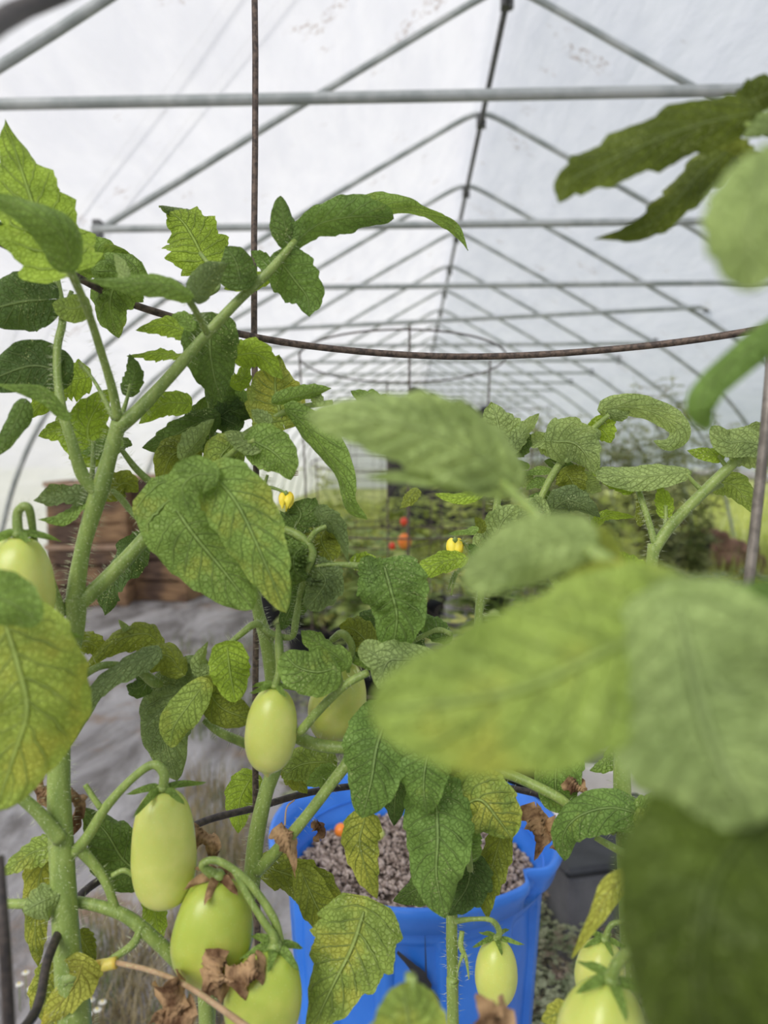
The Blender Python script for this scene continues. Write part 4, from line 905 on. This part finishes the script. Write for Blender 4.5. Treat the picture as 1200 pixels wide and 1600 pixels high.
dry(A, [(245, 1585, .40), (250, 1590, .4), (262, 1600, .40)], 24)
dry(B, [(442, 1290, .48), (448, 1320, .475), (462, 1372, .48)], 30)
dry(B, [(495, 1285, .52), (500, 1300, .52), (490, 1315, .52)], 22)
b = stalk(B, [(460, 1250, .49, 1.3), (448, 1262, .485, 1.2), (445, 1290, .48, 1.5)], 'dry_twig', 'twig')
# bottom middle leaves
leaf(B, [(568, 1425, .46), (550, 1480, .45), (520, 1540, .445), (480, 1625, .445)], 140, 'y', .5, tilt=6, serr=.16, neck=.3, seed=12, puck=.08, cord=.35)
leaf(B, [(470, 1360, .50), (492, 1410, .49), (512, 1450, .488), (520, 1492, .49)], 54, 'o', .25, tilt=10, serr=.1)
leaf(B, [(405, 1352, .53), (460, 1370, .52), (505, 1390, .515), (548, 1440, .515)], 60, 'o', .35, tilt=10, serr=.25)
leaf(B, [(570, 1280, .47), (562, 1315, .465), (572, 1360, .465), (590, 1404, .47)], 62, 'o', .5, tilt=6, serr=.14, neck=.3)
leaf(B, [(515, 1190, .56), (470, 1195, .56), (440, 1215, .56)], 62, 'y', .3, tilt=10)
leaf(B, [(520, 1205, .54), (500, 1215, .54), (478, 1228, .54)], 34, 'l', .2)
leaf(B, [(455, 1190, .57), (462, 1215, .57), (480, 1240, .57)], 40, 'o', .3)
Cc = plant('c', 705, 1640, .5, 'slender tomato plant before the blue tub, its thin top carrying the upright yellow flower')
to_ground(Cc, 708, 1600, .50, 9)
stalk(Cc, [(708, 1620, .50, 9), (707, 1520, .50, 9), (706, 1430, .50, 9), (712, 1360, .505, 8), (725, 1280, .50, 7), (720, 1230, .49, 6)], hair=300, seg=12)
c1 = stalk(Cc, [(735, 1360, .475, 5), (728, 1300, .47, 5.5), (716, 1265, .468, 5), (695, 1250, .465, 4.5), (685, 1262, .462, 3.5)], 'leaf_stalk', hair=30)
leaf(c1, [(682, 1262, .46), (684, 1310, .452), (682, 1370, .452), (696, 1434, .458)], 112, 'g', .1, tilt=5, serr=.07, neck=.22, cord=.95, tip=.65, name='leaflet', seed=2)
leaf(c1, [(718, 1262, .47), (750, 1250, .462), (778, 1280, .46), (800, 1310, .465)], 96, 'y', .55, tilt=10, serr=.08, name='leaflet', neck=.3, tip=.5)
leaf(c1, [(728, 1225, .47), (755, 1222, .47), (800, 1238, .475)], 48, 'y', .3, tilt=20, name='leaflet')
leaf(c1, [(735, 1290, .48), (732, 1320, .478), (745, 1345, .48)], 44, 'g', .1, name='leaflet', tip=.4)
leaf(c1, [(785, 1300, .50), (770, 1350, .50), (758, 1395, .50), (762, 1436, .50)], 50, 'o', .2, tilt=15, name='leaflet')
leaf(c1, [(735, 1345, .495), (730, 1385, .495), (700, 1430, .495)], 72, 'dd', .1, tilt=10, name='leaflet')
leaf(c1, [(700, 1360, .51), (660, 1385, .515), (614, 1408, .52)], 52, 'd', .1, tilt=20, name='leaflet', serr=.12)
leaf(Cc, [(700, 1230, .53), (690, 1280, .53), (650, 1330, .53)], 60, 'dd', .1)
leaf(Cc, [(640, 1180, .52), (620, 1230, .52), (615, 1290, .52)], 60, 'dd', .05)
leaf(Cc, [(720, 1220, .53), (690, 1210, .53), (650, 1215, .53)], 50, 'd', .05)
stalk(Cc, [(722, 1455, .49, 4), (720, 1478, .488, 4.5), (728, 1498, .487, 3), (733, 1530, .486, 1)], 'withered_bud', hair=50)
stalk(Cc, [(724, 1490, .487, 3), (718, 1505, .486, 2), (713, 1530, .486, .8)], 'withered_bud', hair=30)
# right plant with the big forked stem
Dp = plant('d', 985, 1640, .5, 'tall tomato plant right of centre, with a forked bare stem and a hooked top leaf')
to_ground(Dp, 985, 1600, .50, 14)
stalk(Dp, [(985, 1620, .50, 14), (982, 1450, .50, 14), (976, 1300, .50, 14), (972, 1180, .505, 13), (990, 1050, .51, 11), (1012, 930, .52, 9), (1022, 850, .52, 9.5)], hair=300, seg=14)
stalk(Dp, [(1020, 862, .52, 9), (1045, 825, .52, 9), (1090, 778, .515, 8.5), (1162, 708, .51, 8)], 'branch', hair=60, seg=12)
stalk(Dp, [(1024, 852, .52, 6), (1012, 810, .525, 5), (998, 768, .53, 5)], 'branch', hair=160, hl=.0026)
stalk(Dp, [(1034, 842, .52, 3.5), (1040, 815, .525, 3), (1040, 790, .528, 3)], 'side_shoot', hair=30)
stalk(Dp, [(1098, 768, .515, 4), (1085, 755, .515, 3.5), (1072, 740, .515, 3)], 'side_shoot')
stalk(Dp, [(1134, 728, .512, 4), (1128, 720, .512, 3.5), (1122, 712, .512, 3)], 'side_shoot')
stalk(Dp, [(1100, 770, .517, 5), (1118, 762, .52, 4), (1130, 758, .52, 3)], 'side_shoot')
leaf(Dp, [(1205, 700, .50), (1165, 690, .50), (1135, 690, .50), (1112, 666, .50)], 46, 'pp', .03, tilt=15, serr=.06, tip=.6, m='leafs')
leaf(Dp, [(1165, 690, .515), (1180, 672, .515), (1215, 668, .515)], 26, 'p', .03, tilt=20)
leaf(Dp, [(1150, 705, .505), (1180, 715, .505), (1215, 722, .505)], 44, 'pp', .03, tilt=15)
leaf(Dp, [(1128, 712, .512), (1105, 710, .512), (1073, 704, .512)], 24, 'b', .05, tilt=20, serr=.05)
leaf(Dp, [(1072, 738, .515), (1030, 742, .515), (985, 745, .52), (930, 738, .525)], 40, 'p', .05, tilt=25, serr=.06, cup=.3, tip=.4)
leaf(Dp, [(985, 765, .525), (960, 750, .528), (925, 740, .53)], 26, 'b', .1, tilt=30)
leaf(Dp, [(1118, 756, .52), (1145, 758, .522), (1165, 780, .525), (1185, 806, .53)], 42, 'y', .3, tilt=10, serr=.12, puck=.1)
leaf(Dp, [(1040, 805, .527), (1038, 780, .53), (1028, 758, .53)], 28, 'b', .1, tilt=20)
leaf(Dp, [(1000, 820, .53), (1000, 795, .53), (998, 770, .53)], 14, 'o', .1)
leaf(Dp, [(1020, 910, .535), (995, 900, .535), (968, 880, .535), (950, 855, .535)], 56, 'b', .15, tilt=10, serr=.12)
stalk(Dp, [(740, 1195, .52, 7), (800, 1212, .515, 8), (870, 1245, .50, 8), (900, 1268, .50, 7), (960, 1300, .50, 6)], 'branch', hair=30)
stalk(Dp, [(930, 1308, .49, 5), (960, 1325, .488, 6), (1000, 1345, .49, 7)], 'branch')
leaf(Dp, [(1010, 1275, .47), (955, 1262, .465), (905, 1275, .465), (880, 1305, .468), (882, 1345, .475)], 66, 'g', .25, tilt=15, serr=.06, cup=.45, neck=.3, m='leafs', tip=.6)
leaf(Dp, [(990, 1290, .47), (1010, 1265, .468), (1040, 1258, .47)], 42, 'l', .25, tilt=10, tip=.4, m='leafs')
leaf(Dp, [(1000, 1280, .465), (1025, 1285, .463), (1055, 1300, .465)], 52, 'y', .35, tilt=10, tip=.4, m='leafs')
leaf(Dp, [(885, 1130, .51), (872, 1180, .505), (868, 1230, .505), (880, 1268, .51)], 78, 'g', .1, tilt=10, m='leafs', serr=.08, tip=.5)
leaf(Dp, [(955, 1170, .52), (945, 1190, .515), (922, 1205, .515)], 26, 'l', .15, tilt=30, cup=.7)
leaf(Dp, [(800, 1190, .52), (770, 1180, .52), (740, 1190, .52)], 60, 'd', .1)
dry(Dp, [(892, 1218, .50), (905, 1232, .50), (918, 1238, .50)], 34)
dry(Dp, [(838, 1262, .51), (842, 1300, .505), (835, 1345, .51)], 44)
dry(Dp, [(868, 1280, .51), (872, 1310, .505), (858, 1325, .51)], 30)
leaf(Dp, [(1010, 1365, .36), (960, 1382, .355), (930, 1432, .35), (893, 1498, .355)], 34, 'yy', .9, tilt=20, label='yellow withering leaf strip', serr=.05)
leaf(Dp, [(895, 1600, .38), (870, 1580, .38), (850, 1570, .38)], 50, 'yy', .4, tilt=10) if False else leaf(Dp, [(900, 1605, .38), (875, 1585, .38), (845, 1595, .38)], 46, 'y', .8, tilt=10)
# centre right plants
E = Cc
stalk(E, [(722, 1290, .505, 7), (728, 1150, .52, 7), (744, 1020, .53, 7), (750, 940, .53, 7), (760, 880, .53, 6.5), (775, 800, .53, 6), (783, 740, .53, 5)], hair=170)
e1 = stalk(E, [(783, 745, .53, 4), (786, 715, .53, 3.5), (788, 698, .53, 3)], 'leaf_stalk')
leaf(e1, [(788, 700, .53), (780, 672, .53), (775, 650, .53), (768, 628, .535)], 76, 'pp', .05, tilt=8, serr=.2, name='leaflet', neck=.35)
leaf(e1, [(800, 700, .53), (820, 672, .53), (842, 646, .535)], 28, 'p', .03, tilt=20, name='leaflet')
leaf(e1, [(805, 705, .54), (815, 690, .54), (820, 665, .54)], 36, 'd', .03, name='leaflet')
flower(E, 711, 852, .51, s=1.1, ped=[(736, 880, .515, 3), (732, 860, .512, 2.5), (722, 846, .51, 2.2), (712, 848, .51, 2)])
stalk(E, [(745, 890, .52, 3), (725, 885, .515, 3), (712, 900, .51, 2.5), (705, 930, .51, 1.5)], 'flower_bud', hair=40)
stalk(E, [(712, 893, .51, 2.5), (706, 905, .508, 2), (700, 922, .508, 1)], 'flower_bud', hair=30)
leaf(E, [(745, 825, .50), (730, 830, .50), (700, 834, .50)], 12, 'l', .05, tilt=40, serr=.05)
leaf(E, [(752, 830, .51), (750, 818, .51), (742, 808, .51)], 18, 'o', .05)
leaf(E, [(748, 870, .51), (740, 858, .51), (732, 850, .51)], 16, 'g', .05)
leaf(E, [(650, 765, .50), (640, 778, .495), (624, 795, .495)], 22, 'o', .1, tilt=30)
leaf(E, [(755, 768, .49), (715, 778, .49), (680, 772, .49)], 20, 'b', .05, tilt=30, serr=.05)
leaf(E, [(770, 850, .52), (785, 815, .52), (810, 790, .52)], 54, 'p', .05, tilt=10, m='leafs')
leaf(E, [(775, 880, .53), (760, 850, .53), (775, 830, .53)], 50, 'pp', .05, tilt=10)
leaf(E, [(850, 800, .53), (830, 800, .53), (790, 820, .53)], 50, 'pp', .05, tilt=10, m='leafs')
Fp = Dp
stalk(Fp, [(980, 1150, .51, 8), (950, 1010, .57, 7), (930, 830, .56, 5), (918, 790, .56, 5), (908, 755, .555, 5)], hair=60)
stalk(Fp, [(835, 800, .545, 5.5), (862, 745, .545, 6), (890, 705, .54, 6), (925, 672, .535, 5), (952, 648, .53, 4)], 'branch', hair=60)
stalk(Fp, [(950, 1010, .565, 6), (860, 900, .56, 6), (835, 800, .545, 5.5)], 'branch')
leaf(Fp, [(942, 640, .53), (985, 636, .525), (1030, 648, .52), (1058, 672, .52), (1045, 692, .522), (1021, 689, .525)], 38, 'pp', .1, tilt=25, cup=.4, m='leafs', serr=.08, tip=.75, neck=.3)
leaf(Fp, [(962, 632, .53), (956, 632, .53), (950, 635, .53)], 10, 'p', 0, serr=0)
leaf(Fp, [(950, 645, .53), (970, 650, .528), (985, 642, .528)], 20, 'pp', .05, tilt=15, m='leafs')
leaf(Fp, [(930, 662, .535), (945, 675, .535), (955, 692, .535)], 42, 'b', .25, tilt=10, serr=.2)
leaf(Fp, [(912, 690, .535), (898, 675, .535), (885, 660, .535)], 14, 'b', .1, tilt=30)
leaf(Fp, [(865, 690, .53), (895, 692, .525), (915, 710, .525), (932, 745, .53)], 76, 'pp', .1, tilt=10, serr=.14, neck=.28, m='leafs')
leaf(Fp, [(935, 675, .53), (920, 685, .527), (905, 695, .527)], 26, 'p', .05, cup=.6)
leaf(Fp, [(875, 700, .545), (845, 690, .545), (812, 695, .545)], 30, 'p', .1, tilt=25, cup=-.4)
leaf(Fp, [(845, 690, .55), (865, 705, .55), (882, 720, .55)], 30, 'pp', .05, tilt=20)
leaf(Fp, [(825, 728, .55), (810, 725, .55), (794, 732, .55)], 14, 'l', .05, tilt=30, serr=.05)
leaf(Fp, [(860, 735, .55), (840, 735, .55), (815, 742, .55)], 14, 'l', .05, tilt=30, serr=.05)
leaf(Fp, [(850, 750, .55), (835, 755, .55), (822, 765, .55)], 18, 'l', .05, tilt=30, serr=.05)
leaf(Fp, [(828, 745, .555), (815, 750, .555), (797, 752, .555)], 26, 'pp', .05)
leaf(Fp, [(885, 740, .54), (895, 755, .54), (902, 785, .54)], 48, 'o', .05, tilt=15)
leaf(Fp, [(908, 745, .545), (925, 760, .545), (940, 768, .545)], 28, 'pp', .03, tilt=25)
leaf(Fp, [(860, 800, .54), (885, 782, .53), (912, 790, .53), (938, 808, .535)], 44, 's', .02, tilt=15, cup=.5, m='leafs')
leaf(Fp, [(928, 820, .55), (950, 806, .55), (992, 808, .55)], 18, 'b', .1, tilt=35)
leaf(Fp, [(858, 770, .55), (845, 775, .55), (826, 776, .55)], 16, 'g', .05)
leaf(Fp, [(900, 735, .55), (870, 725, .55), (850, 720, .55)], 22, 'd', .05)

# blurred foreground plant, right
N1 = plant('g', 1260, 1500, .2, 'out of focus tomato plant close on the right with very large blurred leaves')
r0 = P(1300, 1500, .2)
mb = MB(); q = crom([(r0.x, r0.y, 0), (r0.x+.01, r0.y, .4), tuple(P(1330, 1300, .19)), tuple(P(1290, 900, .18)), tuple(P(1290, 500, .2)), tuple(P(1260, 230, .26))], 40)
mb.tube(q, [.006-.003*k/40 for k in range(41)], 12); mb.build('stem', M['stem'], N1)
n1 = stalk(N1, [(1330, 1190, .18, 30), (1180, 1060, .175, 22), (1060, 960, .175, 16), (975, 895, .18, 12), (915, 855, .19, 11)], 'leaf_stalk', seg=14)
n2 = stalk(N1, [(960, 890, .182, 10), (905, 850, .19, 10), (850, 815, .205, 9), (785, 755, .22, 8)], 'leaf_stalk', seg=12)
leaf(n2, [(800, 748, .22), (710, 690, .215), (610, 660, .215), (478, 648, .22)], 128, 'pp', .15, tilt=10, cup=.3, serr=.12, neck=.38, tip=.6, name='leaflet', m='leaf', puck=.1)
leaf(n2, [(770, 752, .222), (700, 745, .22), (570, 745, .222)], 44, 'pp', .1, tilt=15, name='leaflet', m='leaf')
leaf(n1, [(918, 835, .188), (850, 850, .185), (790, 875, .185), (724, 912, .188)], 102, 'pp', .02, tilt=8, serr=.02, cup=.2, tip=.4, neck=.3, name='leaflet', m='leaf')
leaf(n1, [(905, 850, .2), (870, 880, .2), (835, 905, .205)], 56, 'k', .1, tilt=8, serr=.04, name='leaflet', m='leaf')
leaf(n1, [(960, 870, .21), (935, 850, .21), (915, 835, .21)], 60, 'o', .1, tilt=8, tip=.4, name='leaflet', m='leaf')
leaf(n1, [(1080, 960, .165), (960, 1010, .155), (800, 1080, .15), (575, 1112, .15)], 285, 'y', .40, tilt=8, serr=.06, cup=.15, neck=.32, tip=.50, name='leaflet', m='leaf', seed=77, puck=.05)
leaf(n1, [(1000, 900, .172), (940, 920, .17), (860, 950, .168)], 90, 'o', .45, tilt=8, tip=.4, serr=.05, name='leaflet', m='leaf')
leaf(n1, [(1040, 985, .155), (1110, 1060, .14), (1200, 1130, .135), (1320, 1200, .14)], 310, 'pp', .05, tilt=10, serr=.05, cup=.15, neck=.3, tip=.5, name='leaflet', m='leaf', puck=.05)
leaf(n1, [(1060, 950, .15), (1090, 1080, .14), (1120, 1180, .132), (1180, 1290, .128)], 330, 'pp', .05, tilt=10, serr=.05, cup=.2, neck=.3, tip=.45, name='leaflet', m='leaf')
leaf(n1, [(1260, 930, .16), (1150, 960, .16), (1030, 1030, .16)], 80, 'g', .1, tilt=10, serr=.05, name='leaflet', m='leaf')
n3 = stalk(N1, [(1340, 1260, .17, 22), (1260, 1250, .15, 20), (1200, 1260, .135, 16)], 'leaf_stalk')
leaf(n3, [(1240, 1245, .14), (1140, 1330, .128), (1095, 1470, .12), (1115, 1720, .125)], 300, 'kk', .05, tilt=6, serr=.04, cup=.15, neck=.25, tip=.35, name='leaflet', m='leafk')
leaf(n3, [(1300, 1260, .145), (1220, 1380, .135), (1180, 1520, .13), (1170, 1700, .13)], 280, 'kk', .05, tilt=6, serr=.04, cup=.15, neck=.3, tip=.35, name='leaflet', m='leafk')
n4 = stalk(N1, [(1290, 240, .26, 7), (1220, 210, .27, 6), (1165, 195, .28, 5)], 'leaf_stalk')
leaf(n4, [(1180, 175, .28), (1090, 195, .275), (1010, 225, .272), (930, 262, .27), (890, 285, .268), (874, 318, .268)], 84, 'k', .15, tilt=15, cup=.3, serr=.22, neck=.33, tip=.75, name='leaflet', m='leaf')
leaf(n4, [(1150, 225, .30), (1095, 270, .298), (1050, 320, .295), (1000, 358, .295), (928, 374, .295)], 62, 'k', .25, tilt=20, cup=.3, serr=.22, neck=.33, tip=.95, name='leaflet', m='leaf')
leaf(n4, [(1165, 170, .29), (1190, 150, .29), (1260, 130, .29)], 60, 'k', .1, tilt=15, name='leaflet', m='leaf')
leaf(n4, [(1130, 235, .30), (1160, 255, .30), (1215, 262, .30)], 56, 'o', .1, tilt=15, name='leaflet', m='leaf')
leaf(n4, [(1210, 200, .27), (1200, 190, .27), (1160, 215, .27)], 40, 'p', .1, tilt=15, name='leaflet', m='leaf')
n5 = stalk(N1, [(1330, 330, .16, 9), (1270, 320, .15, 9), (1215, 330, .145, 8)], 'leaf_stalk')
leaf(n5, [(1190, 240, .15), (1180, 310, .145), (1170, 370, .142), (1180, 455, .142)], 150, 'pp', .1, tilt=10, cup=.3, serr=.1, name='leaflet', m='leaf', neck=.3, tip=.5, puck=.12)
n6 = stalk(N1, [(1330, 430, .20, 8), (1270, 470, .205, 7), (1230, 500, .21, 5)], 'leaf_stalk')
leaf(n6, [(1240, 490, .20), (1170, 545, .20), (1110, 600, .20), (1092, 640, .20), (1108, 672, .202)], 52, 'g', .05, tilt=25, cup=.3, serr=.03, name='leaflet', m='leaf', tip=.55, neck=.35)
n7 = stalk(N1, [(r0.x and 660, 1760, .25, 8), (650, 1700, .25, 7), (645, 1655, .25, 6)], 'leaf_stalk') if False else None
Hh = plant('h', 640, 1700, .27, 'blurred single shoot whose leaf tip rises at the bottom middle')
to_ground(Hh, 645, 1680, .27, 9)
leaf(Hh, [(645, 1690, .265), (642, 1640, .262), (638, 1590, .262), (628, 1535, .265)], 128, 'y', .6, tilt=8, serr=.06, neck=.35, tip=.5, m='leaf')
dry(Hh, [(790, 1640, .30), (768, 1600, .30), (772, 1565, .30)], 60)
stalk(Hh, [(645, 1700, .27, 6), (720, 1690, .29, 5), (790, 1640, .30, 4)], 'leaf_stalk')
